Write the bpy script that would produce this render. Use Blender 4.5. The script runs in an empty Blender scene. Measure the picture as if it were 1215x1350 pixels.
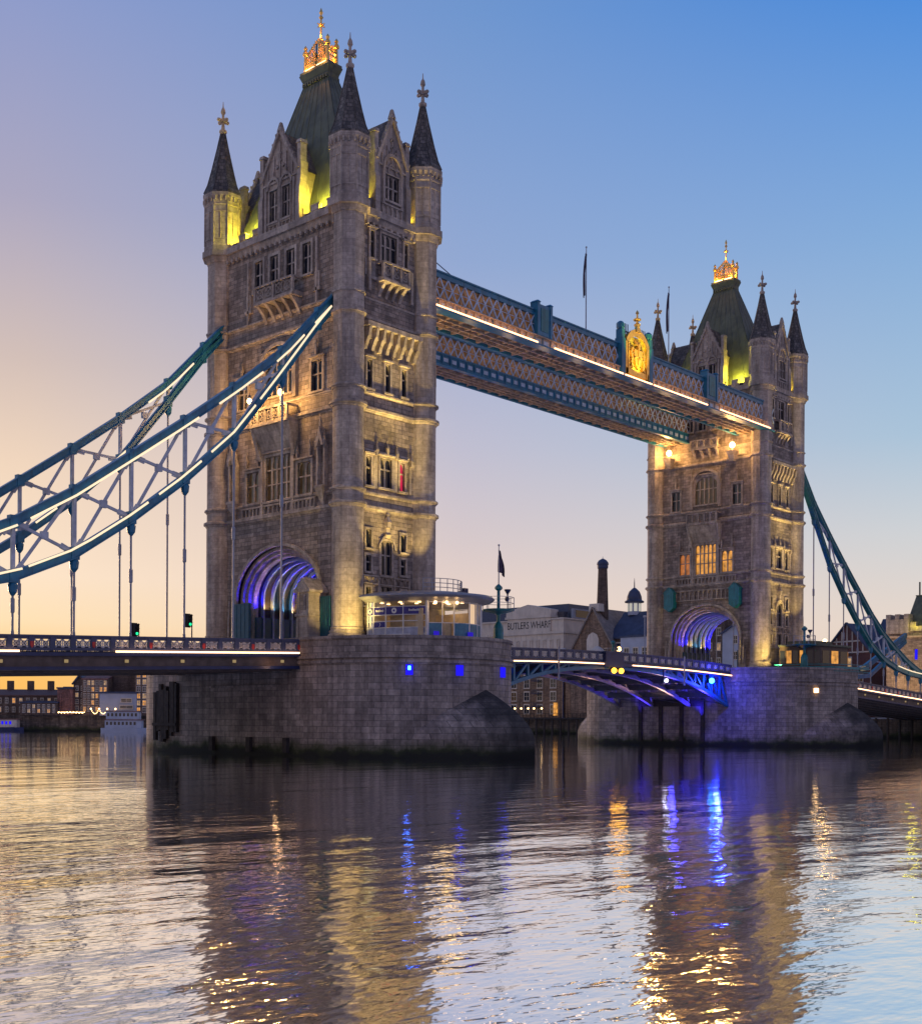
import bpy, bmesh, math, random
from mathutils import Vector, Matrix
random.seed(7)
S = bpy.context.scene
COL = S.collection
PI = math.pi
# ------------------------------------------------------------------ camera
cd = bpy.data.cameras.new('camera'); cam = bpy.data.objects.new('camera', cd); COL.objects.link(cam)
cd.sensor_fit = 'HORIZONTAL'; cd.sensor_width = 36; cd.lens = 36*1617/1215
cd.shift_y = 275/1215; cd.clip_start = .5; cd.clip_end = 9000
_y, _r = math.radians(47.73), math.radians(.30)
_f = Vector((math.sin(_y), math.cos(_y), 0)); _rt = Vector((math.cos(_y), -math.sin(_y), 0)); _u = Vector((0, 0, 1))
_r2 = _rt*math.cos(_r)+_u*math.sin(_r); _u2 = _u*math.cos(_r)-_rt*math.sin(_r)
CP = Vector((-84.58, -97.1, 3.4))
cam.matrix_world = Matrix(((_r2.x, _u2.x, -_f.x, CP.x), (_r2.y, _u2.y, -_f.y, CP.y), (_r2.z, _u2.z, -_f.z, CP.z), (0, 0, 0, 1)))
S.camera = cam
# ------------------------------------------------------------------ sky and sun (sun just under the left horizon)
SUN_AZ, SUN_EL = math.radians(14), math.radians(1.5)      # azimuth from +Y towards +X
W = bpy.data.worlds.new('World'); S.world = W; W.use_nodes = True
wn = W.node_tree; wn.nodes.clear()
def WN(t, **k):
    n = wn.nodes.new(t)
    for a, b in k.items(): setattr(n, a, b)
    return n
def lin(c):
    return tuple((v/255/12.92 if v/255 <= .04045 else ((v/255+.055)/1.055)**2.4) for v in c)
def wm(op, a, b=None, c=None):
    n = WN('ShaderNodeMath', operation=op)
    for i, v in enumerate((a, b, c)):
        if v is None: continue
        if isinstance(v, (int, float)): n.inputs[i].default_value = v
        else: wn.links.new(v, n.inputs[i])
    return n.outputs[0]
tc = WN('ShaderNodeTexCoord'); sep = WN('ShaderNodeSeparateXYZ'); wn.links.new(tc.outputs['Generated'], sep.inputs[0])
az = wm('ARCTAN2', sep.outputs[0], sep.outputs[1])
azf = wm('ABSOLUTE', wm('SUBTRACT', az, .25))            # folded about the sunrise
el = sep.outputs[2]
def ramp(stops):
    n = WN('ShaderNodeValToRGB'); e = n.color_ramp.elements
    while len(e) > 1: e.remove(e[-1])
    for i, (p, c) in enumerate(stops):
        q = e[0] if i == 0 else e.new(p)
        q.position = p; q.color = (*lin(c), 1)
    wn.links.new(el, n.inputs[0]); return n.outputs[0]
R1 = ramp([(0, (250, 186, 92)), (.035, (253, 196, 108)), (.075, (254, 225, 182)), (.11, (253, 228, 200)), (.19, (240, 214, 190)), (.267, (210, 191, 184)), (.373, (171, 167, 192)), (.5, (138, 154, 203)), (.75, (105, 128, 190)), (1, (80, 108, 175))])
R2 = ramp([(0, (246, 206, 165)), (.07, (236, 212, 194)), (.105, (229, 208, 199)), (.145, (214, 200, 202)), (.216, (192, 190, 208)), (.35, (146, 168, 210)), (.5, (112, 150, 206)), (.75, (80, 122, 190)), (1, (62, 100, 170))])
R3 = ramp([(0, (240, 210, 185)), (.08, (229, 214, 203)), (.145, (206, 209, 213)), (.216, (170, 195, 217)), (.35, (132, 172, 218)), (.5, (72, 138, 218)), (.75, (55, 112, 190)), (1, (50, 95, 165))])
R4 = ramp([(0, (232, 196, 156)), (.12, (230, 192, 156)), (.3, (196, 172, 164)), (.6, (130, 138, 172)), (1, (70, 104, 170))])
R5 = ramp([(0, (160, 154, 172)), (.12, (166, 160, 184)), (.3, (142, 148, 190)), (.6, (92, 112, 170)), (1, (70, 104, 170))])
def mapr(a, b):
    n = WN('ShaderNodeMapRange', clamp=True); wn.links.new(azf, n.inputs[0]); n.inputs[1].default_value = a; n.inputs[2].default_value = b
    return n.outputs[0]
def mixc(fac, a, b):
    n = WN('ShaderNodeMix', data_type='RGBA')
    if isinstance(fac, float): n.inputs[0].default_value = fac
    else: wn.links.new(fac, n.inputs[0])
    wn.links.new(a, n.inputs[6]); wn.links.new(b, n.inputs[7]); return n.outputs[2]
g = mixc(mapr(.24, .583), R1, R2); g = mixc(mapr(.583, .935), g, R3); g = mixc(mapr(1.05, 1.7), g, R4); g = mixc(mapr(1.95, 2.8), g, R5)
sky = WN('ShaderNodeTexSky', sky_type='NISHITA', sun_disc=False, sun_elevation=SUN_EL, sun_rotation=SUN_AZ, altitude=20, air_density=1.2, dust_density=2.0)
b1 = WN('ShaderNodeBackground'); wn.links.new(sky.outputs[0], b1.inputs[0]); b1.inputs[1].default_value = .003
b2 = WN('ShaderNodeBackground'); wn.links.new(g, b2.inputs[0]); b2.inputs[1].default_value = 1.0
ad = WN('ShaderNodeAddShader'); wn.links.new(b1.outputs[0], ad.inputs[0]); wn.links.new(b2.outputs[0], ad.inputs[1])
wo = WN('ShaderNodeOutputWorld'); wn.links.new(ad.outputs[0], wo.inputs[0])
sl = bpy.data.lights.new('sun', 'SUN'); sl.energy = 2.0; sl.angle = math.radians(10); sl.color = (1, .62, .35)
so = bpy.data.objects.new('sun', sl); COL.objects.link(so)
_sd = Vector((math.sin(SUN_AZ)*math.cos(SUN_EL), math.cos(SUN_AZ)*math.cos(SUN_EL), math.sin(SUN_EL)))
so.rotation_euler = (-_sd).to_track_quat('-Z', 'Y').to_euler(); so.location = (0, 300, 120)
V = S.view_settings; V.view_transform = 'Standard'; V.look = 'None'; V.exposure = 0; V.gamma = 1
S.render.engine = 'CYCLES'
# ------------------------------------------------------------------ materials
MATS = {}
class NM:
    def __init__(s, name):
        s.m = bpy.data.materials.new(name); s.m.use_nodes = True; s.t = s.m.node_tree; s.t.nodes.clear()
        s.o = s.t.nodes.new('ShaderNodeOutputMaterial'); MATS[name] = s.m
    def n(s, t, ins=None, **k):
        q = s.t.nodes.new(t)
        for a, b in k.items(): setattr(q, a, b)
        for a, b in (ins or {}).items():
            if hasattr(b, 'is_output'): s.t.links.new(b, q.inputs[a])
            else: q.inputs[a].default_value = b
        return q
    def link(s, a, b): s.t.links.new(a, b)
    def math(s, op, a, b=0.): return s.n('ShaderNodeMath', {0: a, 1: b}, operation=op).outputs[0]
    def mix(s, f, a, b, mode='MIX'):
        q = s.n('ShaderNodeMix', {0: f, 6: a, 7: b}, data_type='RGBA', blend_type=mode); return q.outputs[2]
    def noise(s, scale, detail=4, vec=None, rough=.55):
        i = {'Scale': scale, 'Detail': detail, 'Roughness': rough}
        if vec is not None: i['Vector'] = vec
        return s.n('ShaderNodeTexNoise', i).outputs[0]
    def ramp(s, f, stops):
        q = s.n('ShaderNodeValToRGB', {0: f}); e = q.color_ramp.elements
        while len(e) > 1: e.remove(e[-1])
        for i, (p, c) in enumerate(stops):
            x = e[0] if i == 0 else e.new(p); x.position = p; x.color = (*c, 1)
        return q.outputs[0]
    def pos(s): return s.n('ShaderNodeNewGeometry').outputs[0]
    def stretch(s, vec, sc): return s.n('ShaderNodeMapping', {0: vec, 3: sc}).outputs[0]
def c4(c, k=1): return (c[0]*k, c[1]*k, c[2]*k, 1)
def masonry(name, col, mortar, row, width, rough=.85, bump=.5, var=.35, stain=.5, weed=False, msize=.02):
    M = NM(name); uv = M.n('ShaderNodeUVMap').outputs[0]
    br = M.n('ShaderNodeTexBrick', {'Vector': uv, 'Scale': 1., 'Brick Width': width, 'Row Height': row, 'Mortar Size': msize, 'Mortar Smooth': .3, 'Bias': 0.,
        'Color1': c4(col, 1-var), 'Color2': c4(col, 1+var), 'Mortar': c4(mortar)})
    p = M.pos()
    n1 = M.noise(.35, 5, p); n2 = M.noise(3., 5, p); n3 = M.noise(1., 4, M.stretch(p, (1.4, 1.4, .12)))
    c = M.mix(1., br.outputs[0], M.ramp(n2, [(.3, (.72, .72, .72)), (.7, (1.15, 1.15, 1.15))]), 'MULTIPLY')
    c = M.mix(stain, c, M.mix(1., c, M.ramp(n3, [(.36, (.38, .36, .36)), (.62, (1.1, 1.08, 1.05))]), 'MULTIPLY'))
    c = M.mix(stain, c, M.mix(1., c, M.ramp(n1, [(.35, (.6, .58, .6)), (.65, (1.1, 1.1, 1.08))]), 'MULTIPLY'))
    if weed:
        z = M.n('ShaderNodeSeparateXYZ', {0: p}).outputs[2]
        h = M.math('ADD', z, M.math('MULTIPLY', M.math('SUBTRACT', M.noise(.5, 5, p), .5), 2.2))
        f = M.n('ShaderNodeMapRange', {0: h, 1: 1.6, 2: .6}).outputs[0]
        c = M.mix(f, c, M.mix(M.noise(1.5, 4, p), (.012, .02, .006, 1), (.05, .06, .014, 1)))
        f2 = M.n('ShaderNodeMapRange', {0: h, 1: .8, 2: .3}).outputs[0]
        c = M.mix(f2, c, (.01, .011, .008, 1))
    hb = M.math('ADD', M.math('MULTIPLY', br.outputs[1], -.6), M.math('MULTIPLY', M.noise(5., 6, p), .8))
    b = M.n('ShaderNodeBump', {'Height': hb, 'Strength': bump, 'Distance': .12})
    P = M.n('ShaderNodeBsdfPrincipled', {'Base Color': c, 'Roughness': rough, 'Normal': b.outputs[0]})
    M.link(P.outputs[0], M.o.inputs[0]); return M.m
def paint(name, col, rough=.45, metal=0., var=.25, scale=2., bump=.1, weather=None):
    M = NM(name); p = M.pos()
    c = M.mix(1., c4(col), M.ramp(M.noise(scale, 5, p), [(.3, (1-var,)*3), (.7, (1+var,)*3)]), 'MULTIPLY')
    if weather:
        st = M.noise(1., 5, M.stretch(p, (2.5, 2.5, .25)))
        c = M.mix(M.n('ShaderNodeMapRange', {0: st, 1: .56, 2: .72}).outputs[0], c, c4(weather))
    b = M.n('ShaderNodeBump', {'Height': M.noise(scale*6, 4, p), 'Strength': bump, 'Distance': .03})
    P = M.n('ShaderNodeBsdfPrincipled', {'Base Color': c, 'Roughness': rough, 'Metallic': metal, 'Normal': b.outputs[0]})
    M.link(P.outputs[0], M.o.inputs[0]); return M.m
def glow(name, col, st, var=0):
    M = NM(name); c = c4(col)
    if var:
        c = M.mix(1., c, M.ramp(M.noise(1.7, 3, M.pos()), [(.3, (1-var,)*3), (.7, (1.1,)*3)]), 'MULTIPLY')
    E = M.n('ShaderNodeEmission', {0: c, 1: st}); M.link(E.outputs[0], M.o.inputs[0]); return M.m
def pane(name, col, em=None, st=0., rough=.12):
    M = NM(name); p = M.pos()
    i = {'Base Color': c4(col), 'Roughness': rough, 'Specular IOR Level': .6}
    if em:
        i['Emission Color'] = M.mix(1., c4(em), M.ramp(M.noise(1.3, 4, p), [(.3, (.25,)*3), (.7, (1.2,)*3)]), 'MULTIPLY'); i['Emission Strength'] = st
    b = M.n('ShaderNodeBump', {'Height': M.noise(2.5, 2, p), 'Strength': .12, 'Distance': .05})
    i['Normal'] = b.outputs[0]
    P = M.n('ShaderNodeBsdfPrincipled', i); M.link(P.outputs[0], M.o.inputs[0]); return M.m
def tiles(name, col, row, width):
    return masonry(name, col, tuple(v*.35 for v in col), row, width, rough=.7, bump=.7, var=.45, stain=.6, msize=.03)
STONE = masonry('tower_stone', (.375, .3, .25), (.165, .13, .11), .42, .95, bump=.75, var=.32, stain=.5)
TRIM = masonry('portland_stone', (.53, .44, .37), (.28, .23, .195), .62, 1.3, bump=.35, var=.12, stain=.6, msize=.012)
PIER = masonry('pier_granite', (.33, .275, .245), (.12, .105, .095), .56, 1.2, bump=.45, var=.24, stain=.6, weed=True, msize=.022)
SLATE = tiles('spire_tiles', (.17, .148, .13), .42, .5)
LEAD = paint('lead_roof', (.1, .11, .075), .6, 0, .3, .8, .15, weather=(.04, .05, .06))
GOLD = paint('gilding', (.95, .58, .16), .32, .85, .2, 3)
BLUE = paint('blue_ironwork', (.02, .17, .29), .38, 0, .25, 1.5, .1, weather=(.02, .1, .17))
BRACE = paint('grey_blue_ironwork', (.42, .45, .52), .45, 0, .25, 1.5)
TEAL = paint('teal_ironwork', (.012, .17, .2), .4, 0, .25, 1.5, weather=(.01, .1, .12))
PALE = paint('pale_blue_ironwork', (.45, .56, .7), .45, 0, .2, 2, weather=(.14, .2, .3))
NAVY = paint('navy_ironwork', (.012, .022, .085), .45, 0, .3, 1.2)
WHITE = paint('white_paint', (.7, .69, .68), .5, 0, .12, 2)
RODM = paint('grey_rod_paint', (.3, .31, .36), .45, 0, .2, 2)
BROWN = paint('soffit_ironwork', (.12, .085, .07), .7, 0, .35, 1.5)
DARK = paint('dark_void', (.015, .014, .016), .8)
RED = paint('red_shield_paint', (.55, .04, .03), .5)
ASPH = paint('asphalt', (.05, .05, .052), .9, 0, .25, 3)
GLASS = pane('window_glass', (.012, .016, .03))
GLASSW = pane('dim_lit_window', (.03, .02, .015), (1, .55, .22), .035)
LITA = pane('amber_lit_window', (.05, .03, .02), (1, .42, .07), .9)
LITO = pane('orange_lit_window', (.05, .03, .02), (1, .3, .06), .5)
LITR = pane('red_lit_window', (.05, .01, .02), (.85, .03, .1), .8)
WALKG = pane('walkway_glazing', (.03, .018, .014), (1, .46, .22), .12)
STRIP = glow('light_strip', (1, .56, .3), 4.5)
STRIPC = glow('chain_light_strip', (1, .78, .52), 1.25)
BULB = glow('lamp_glow', (1, .55, .16), 30)
BULBW = glow('warm_lamp', (1, .6, .25), 6)
AMBER = glow('amber_signal_lamp', (1, .42, .02), 9)
BLUEL = glow('blue_lamp', (.02, .012, 1), 1.0)
CYANL = glow('cyan_lamp', (.03, .3, 1), 14)
WHITEL = glow('white_lamp', (.7, .75, 1), 14)
GREENL = glow('green_signal', (.02, .9, .35), 1.6)
BLUEP = paint('blue_banner', (.03, .025, .22), .5)
# ------------------------------------------------------------------ mesh builder
def ID(u, d, z): return (u, d, z)
class MB:
    def __init__(s, T=ID): s.v = []; s.f = []; s.m = []; s.uv = []; s.T = T
    def poly(s, pts, mi=0, uv=None, raw=False):
        i = len(s.v)
        for p in pts: s.v.append(tuple(p) if raw else s.T(*p))
        s.f.append(tuple(range(i, i+len(pts)))); s.m.append(mi); s.uv.append(uv)
    def box(s, u0, u1, d0, d1, z0, z1, mi=0):
        a = [(u0, d0, z0), (u1, d0, z0), (u1, d1, z0), (u0, d1, z0), (u0, d0, z1), (u1, d0, z1), (u1, d1, z1), (u0, d1, z1)]
        for q in ((3, 2, 1, 0), (4, 5, 6, 7), (0, 1, 5, 4), (1, 2, 6, 5), (2, 3, 7, 6), (3, 0, 4, 7)): s.poly([a[k] for k in q], mi)
    def frust(s, r0, z0, r1, z1, mi=0, cap=True):
        # r = (u0,u1,d0,d1) rectangles at two heights
        a = [(r0[0], r0[2], z0), (r0[1], r0[2], z0), (r0[1], r0[3], z0), (r0[0], r0[3], z0)]
        b = [(r1[0], r1[2], z1), (r1[1], r1[2], z1), (r1[1], r1[3], z1), (r1[0], r1[3], z1)]
        for k in range(4): s.poly([a[k], a[(k+1) % 4], b[(k+1) % 4], b[k]], mi)
        if cap: s.poly(b, mi); s.poly(a[::-1], mi)
    def bar(s, p, q, w, h, mi=0, up=(0, 0, 1)):
        p = Vector(s.T(*p)); q = Vector(s.T(*q)); d = (q-p)
        if d.length < 1e-6: return
        d.normalize(); U = Vector(up)
        if abs(d.dot(U)) > .98: U = Vector((1, 0, 0))
        x = d.cross(U).normalized()*(w/2); y = x.cross(d).normalized()*(h/2)
        a = [p-x-y, p+x-y, p+x+y, p-x+y]; b = [q-x-y, q+x-y, q+x+y, q-x+y]
        for k in range(4): s.poly([a[k], a[(k+1) % 4], b[(k+1) % 4], b[k]], mi, raw=True)
        s.poly(a[::-1], mi, raw=True); s.poly(b, mi, raw=True)
    def tube(s, p, q, r, n=8, mi=0, r2=None):
        p = Vector(s.T(*p)); q = Vector(s.T(*q)); d = (q-p).normalized(); U = Vector((0, 0, 1))
        if abs(d.z) > .98: U = Vector((1, 0, 0))
        x = d.cross(U).normalized(); y = x.cross(d).normalized(); r2 = r if r2 is None else r2
        A = [p+(x*math.cos(2*PI*k/n)+y*math.sin(2*PI*k/n))*r for k in range(n)]
        B = [q+(x*math.cos(2*PI*k/n)+y*math.sin(2*PI*k/n))*r2 for k in range(n)]
        for k in range(n): s.poly([A[k], A[(k+1) % n], B[(k+1) % n], B[k]], mi, raw=True)
        s.poly(A[::-1], mi, raw=True); s.poly(B, mi, raw=True)
    def lathe(s, prof, n, c=(0, 0), ph=0., mi=0, cap=True):
        prev = None; acc = 0
        for i, (r, z) in enumerate(prof):
            ring = [(c[0]+r*math.cos(ph+2*PI*k/n), c[1]+r*math.sin(ph+2*PI*k/n), z) for k in range(n)]
            if prev:
                rr = max(r, prof[i-1][0]); dz = math.hypot(z-prof[i-1][1], r-prof[i-1][0])
                for k in range(n):
                    a = 2*PI*k/n*rr; b = 2*PI*(k+1)/n*rr
                    s.poly([prev[k], prev[(k+1) % n], ring[(k+1) % n], ring[k]], mi, [(a, acc), (b, acc), (b, acc+dz), (a, acc+dz)])
                acc += dz
            elif cap: s.poly(ring[::-1], mi)
            if i == 0: acc = z
            prev = ring
        if cap: s.poly(prev, mi)
    def ball(s, c, r, n=8, mi=0, sz=1.):
        s.lathe([(max(.001, r*math.cos(t)), c[2]+sz*r*math.sin(t)) for t in [PI*(k/5-.5) for k in range(6)]], n, c[:2], 0, mi)
    def ext(s, pts, d0, d1, mi=0):
        # outline pts (u,z) extruded between depths
        s.poly([(u, d1, z) for u, z in pts], mi); s.poly([(u, d0, z) for u, z in pts][::-1], mi)
        for k in range(len(pts)):
            a, b = pts[k], pts[(k+1) % len(pts)]
            s.poly([(a[0], d0, a[1]), (b[0], d0, b[1]), (b[0], d1, b[1]), (a[0], d1, a[1])], mi)
    def slab(s, pts, z0, z1, mi=0):
        s.poly([(x, y, z1) for x, y in pts], mi); s.poly([(x, y, z0) for x, y in pts][::-1], mi)
        for k in range(len(pts)):
            a, b = pts[k], pts[(k+1) % len(pts)]
            s.poly([(a[0], a[1], z0), (b[0], b[1], z0), (b[0], b[1], z1), (a[0], a[1], z1)], mi)
    def curve(s, fo, fi, ts, d0, d1, mi=0):
        # solid arc between two outline functions of t -> (u,z)
        for a, b in zip(ts[:-1], ts[1:]):
            A, B, Cc, D = fo(a), fo(b), fi(b), fi(a)
            for P, Q in ((d1, 1), (d0, 0)): s.poly([(A[0], P, A[1]), (B[0], P, B[1]), (Cc[0], P, Cc[1]), (D[0], P, D[1])], mi)
            s.poly([(A[0], d0, A[1]), (B[0], d0, B[1]), (B[0], d1, B[1]), (A[0], d1, A[1])], mi)
            s.poly([(D[0], d0, D[1]), (Cc[0], d0, Cc[1]), (Cc[0], d1, Cc[1]), (D[0], d1, D[1])], mi)
    def build(s, name, mats, parent=None, smooth=False):
        me = bpy.data.meshes.new(name); me.from_pydata(s.v, [], s.f)
        if not isinstance(mats, (list, tuple)): mats = [mats]
        for m in mats: me.materials.append(m)
        me.polygons.foreach_set('material_index', s.m)
        ul = me.uv_layers.new(name='UVMap'); data = []
        for f, uv in zip(s.f, s.uv):
            if uv: data += [x for q in uv for x in q]; continue
            P = [s.v[i] for i in f]; nx = ny = nz = 0
            for a, b in zip(P, P[1:]+P[:1]):
                nx += (a[1]-b[1])*(a[2]+b[2]); ny += (a[2]-b[2])*(a[0]+b[0]); nz += (a[0]-b[0])*(a[1]+b[1])
            L = math.sqrt(nx*nx+ny*ny+nz*nz) or 1
            if abs(nz)/L > .8: data += [x for q in P for x in (q[0], q[1])]
            else:
                h = math.hypot(nx, ny) or 1; tx, ty = -ny/h, nx/h; k = L/h
                data += [x for q in P for x in (q[0]*tx+q[1]*ty, q[2]*(k if k < 1.6 else 1.6))]
        ul.data.foreach_set('uv', data)
        if smooth: me.polygons.foreach_set('use_smooth', [True]*len(me.polygons))
        me.update()
        o = bpy.data.objects.new(name, me); COL.objects.link(o)
        if parent: o.parent = parent
        return o
def tag(o, label, cat, group=None, kind=None):
    if label: o['label'] = label
    if cat: o['category'] = cat
    if group: o['group'] = group
    if kind: o['kind'] = kind
    return o
def thing(name, label, cat, loc=(0, 0, 0), rz=0, group=None):
    o = bpy.data.objects.new(name, None); COL.objects.link(o); o.location = loc; o.rotation_euler = (0, 0, rz)
    o.empty_display_size = .5
    return tag(o, label, cat, group)
def structure(o): o['kind'] = 'structure'; return o
def dup(root, loc, rz=None, label=None):
    r = root.copy(); COL.objects.link(r); r.location = loc
    if rz is not None: r.rotation_euler = (0, 0, rz)
    if label: r['label'] = label
    for ch in list(root.children):
        c = ch.copy(); COL.objects.link(c); c.parent = r
        for q in list(ch.children):
            d = q.copy(); COL.objects.link(d); d.parent = c
    return r
def light(name, kind, loc, energy, col, parent=None, size=.2, target=None, spot=None, blend=.5):
    l = bpy.data.lights.new(name, kind); l.energy = energy; l.color = col
    if kind in ('POINT', 'SPOT'): l.shadow_soft_size = size
    if kind == 'AREA': l.size = size
    if spot: l.spot_size = math.radians(spot); l.spot_blend = blend
    o = bpy.data.objects.new(name, l); COL.objects.link(o); o.location = loc
    if target: o.rotation_euler = (Vector(target)-Vector(loc)).to_track_quat('-Z', 'Y').to_euler()
    if parent: o.parent = parent
    return o
def textmesh(name, txt, size, mat, parent, M4, ext=.02, sx=1.):
    cu = bpy.data.curves.new(name, 'FONT'); cu.body = txt; cu.size = size; cu.extrude = ext; cu.align_x = 'CENTER'; cu.align_y = 'CENTER'
    t = bpy.data.objects.new(name+'_tmp', cu); COL.objects.link(t)
    dg = bpy.context.evaluated_depsgraph_get(); me = bpy.data.meshes.new_from_object(t.evaluated_get(dg)); bpy.data.objects.remove(t)
    me.name = name; me.materials.clear(); me.materials.append(mat)
    o = bpy.data.objects.new(name, me); COL.objects.link(o); o.parent = parent; o.matrix_local = M4 @ Matrix.Diagonal((sx, 1, 1, 1))
    return o
# ------------------------------------------------------------------ water and banks
def water():
    M = NM('river_water'); p = M.pos()
    def layer(sx, sy, sc, det, rz):
        v = M.n('ShaderNodeMapping', {0: p, 2: (0, 0, rz), 3: (sx, sy, 1)}).outputs[0]
        return M.noise(sc, det, v, .5)
    a = math.radians(47.7)                       # crests roughly across the current
    h1 = layer(.34, .95, .34, 2, a); h2 = layer(.45, 1.0, 1.3, 3, a+.2); h3 = layer(.6, 1, 4.2, 2, a-.3); h0 = layer(.4, 1., .09, 2, a+.1)
    h = M.math('ADD', M.math('ADD', M.math('MULTIPLY', h1, .9), M.math('MULTIPLY', h2, .34)), M.math('ADD', M.math('MULTIPLY', h3, .075), M.math('MULTIPLY', h0, 1.2)))
    cm = M.n('ShaderNodeMapRange', {0: layer(.3, 1., .035, 3, a+.5), 1: .35, 2: .65, 3: .35, 4: 1.25}).outputs[0]; h = M.math('MULTIPLY', h, cm)
    # livelier water by the north shore, calmer in mid-stream
    sp = M.n('ShaderNodeSeparateXYZ', {0: p}); ds = M.math('ADD', M.math('MULTIPLY', M.math('ADD', sp.outputs[0], 84.6), .74), M.math('MULTIPLY', M.math('ADD', sp.outputs[1], 97.1), .673))
    st = M.n('ShaderNodeMapRange', {0: ds, 1: 12., 2: 75., 3: .38, 4: .1}).outputs[0]
    b = M.n('ShaderNodeBump', {'Height': h, 'Strength': st, 'Distance': .35})
    fr = M.n('ShaderNodeFresnel', {'IOR': 1.6, 'Normal': b.outputs[0]}).outputs[0]; lw = M.n('ShaderNodeMapRange', {0: fr, 1: .05, 2: .35, 3: .86, 4: 1.0})
    gl = M.n('ShaderNodeBsdfGlossy', {'Color': (1, 1, 1, 1), 'Roughness': .06, 'Normal': b.outputs[0]})
    df = M.n('ShaderNodeBsdfDiffuse', {'Color': (.05, .043, .038, 1), 'Normal': b.outputs[0]})
    mx = M.n('ShaderNodeMixShader', {0: lw.outputs[0], 1: df.outputs[0], 2: gl.outputs[0]})
    M.link(mx.outputs[0], M.o.inputs[0])
    mb = MB(); mb.poly([(-3000, -3000, 0), (3500, -3000, 0), (3500, 3500, 0), (-3000, 3500, 0)])
    structure(mb.build('river', M.m))
water()
QUAY = masonry('quay_wall', (.17, .135, .11), (.05, .045, .04), .5, 1.2, var=.3, stain=.8, weed=True)
EARTH = paint('bank_paving', (.09, .08, .07), .9, 0, .3, .5)
BANK = [(172, -500), (172, 128), (130, 152), (106, 171.5), (70, 207.5), (30, 250), (-260, 640), (3000, 3300), (3000, -500)]
mb = MB(); mb.slab(BANK, -3, 4.2); structure(mb.build('river_bank', [QUAY]))
mb = MB(); mb.poly([(x+.5, y+.3, 4.21) for x, y in BANK]); structure(mb.build('bank_ground', [EARTH]))
# ------------------------------------------------------------------ the two stone towers
XW, YW, TX, TY = 5.3, 9.8, 5.0, 9.5
def FX(sg): return (lambda u, d, z: (sg*(XW+d), u if sg < 0 else -u, z))
def FY(sg): return (lambda u, d, z: (u if sg < 0 else -u, sg*(YW+d), z))
def wall(mb, u0, u1, z0, z1, holes, dep=.4):
    us = sorted({u0, u1, *[h[0] for h in holes], *[h[1] for h in holes]}); zs = sorted({z0, z1, *[h[2] for h in holes], *[h[3] for h in holes]})
    for a, b in zip(us[:-1], us[1:]):
        for c, d in zip(zs[:-1], zs[1:]):
            m, n = (a+b)/2, (c+d)/2
            if any(h[0] < m < h[1] and h[2] < n < h[3] for h in holes): continue
            mb.poly([(a, 0, c), (b, 0, c), (b, 0, d), (a, 0, d)])
    for a, b, c, d in holes:
        mb.poly([(a, 0, c), (a, -dep, c), (a, -dep, d), (a, 0, d)]); mb.poly([(b, 0, c), (b, -dep, c), (b, -dep, d), (b, 0, d)])
        mb.poly([(a, 0, c), (b, 0, c), (b, -dep, c), (a, -dep, c)]); mb.poly([(a, 0, d), (b, 0, d), (b, -dep, d), (a, -dep, d)])
def arch_fn(R, H, zs, z0, p=1.0):
    def f(t):                                     # t from 0..1, left base -> right base
        if t < .12: return (-R, z0+(zs-z0)*t/.12)
        if t > .88: return (R, zs-(zs-z0)*(t-.88)/.12)
        a = PI*(1-(t-.12)/.76)
        return (R*math.cos(a), zs+H*math.sin(a)**p)
    return f
ATS = [0, .06, .12]+[.12+.76*k/28 for k in range(1, 28)]+[.88, .94, 1]
def head_plate(mb, u0, u1, z0, z1, d0, d1, n=6, mi=0):
    # two spandrels leaving a pointed opening between u0..u1, z0..z1
    c = (u0+u1)/2; w = (u1-u0)/2
    for sg in (-1, 1):
        pts = [(c+sg*w, z0)]
        for k in range(n+1):
            t = k/n; pts.append((c+sg*w*math.cos(t*PI/2)**.75, z0+(z1-z0)*.96*math.sin(t*PI/2)**1.0))
        pts += [(c, z1), (c+sg*w, z1)]
        mb.ext(pts if sg > 0 else pts[::-1], d0, d1, mi)
def window(par, T, u0, u1, z0, z1, lights=2, trans=(), glass=None, head=True, surround=.2, hood=True, sub=False, dep=.25):
    mb = MB(T); e = .16
    if surround:
        s = surround
        mb.box(u0-s, u0, -.1, e, z0-s*.4, z1+s); mb.box(u1, u1+s, -.1, e, z0-s*.4, z1+s); mb.box(u0, u1, -.1, e, z1, z1+s)
        mb.box(u0-s-.06, u1+s+.06, -.1, e+.14, z0-s*.4-.2, z0-s*.4)
        if hood: mb.box(u0-s-.12, u1+s+.12, -.05, e+.2, z1+s, z1+s+.16)
    w = (u1-u0)/lights; m = .09 if w > .6 else .065
    for k in range(1, lights): mb.box(u0+w*k-m, u0+w*k+m, -.3, -.06, z0, z1)
    for t in trans: mb.box(u0+.002, u1-.002, -.3, -.07, t-.07, t+.07)
    if head:
        hz = min((z1-z0)*.28, w*1.0)
        for k in range(lights): head_plate(mb, u0+w*k+(m if k else 0), u0+w*(k+1)-(m if k < lights-1 else 0), z1-hz, z1-.003, -.28, -.09)
    gm = glass or GLASS
    if sub:
        mb.poly([(u0, -dep+.06, z0), (u1, -dep+.06, z0), (u1, -dep+.06, z1), (u0, -dep+.06, z1)], 1)
        return mb.build('window', [TRIM, gm], par)
    o = mb.build('window', [TRIM], par)
    pb = MB(T); pb.poly([(u0, -dep+.06, z0), (u1, -dep+.06, z0), (u1, -dep+.06, z1), (u0, -dep+.06, z1)])
    pb.build('pane', [gm], o)
    return o
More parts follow.
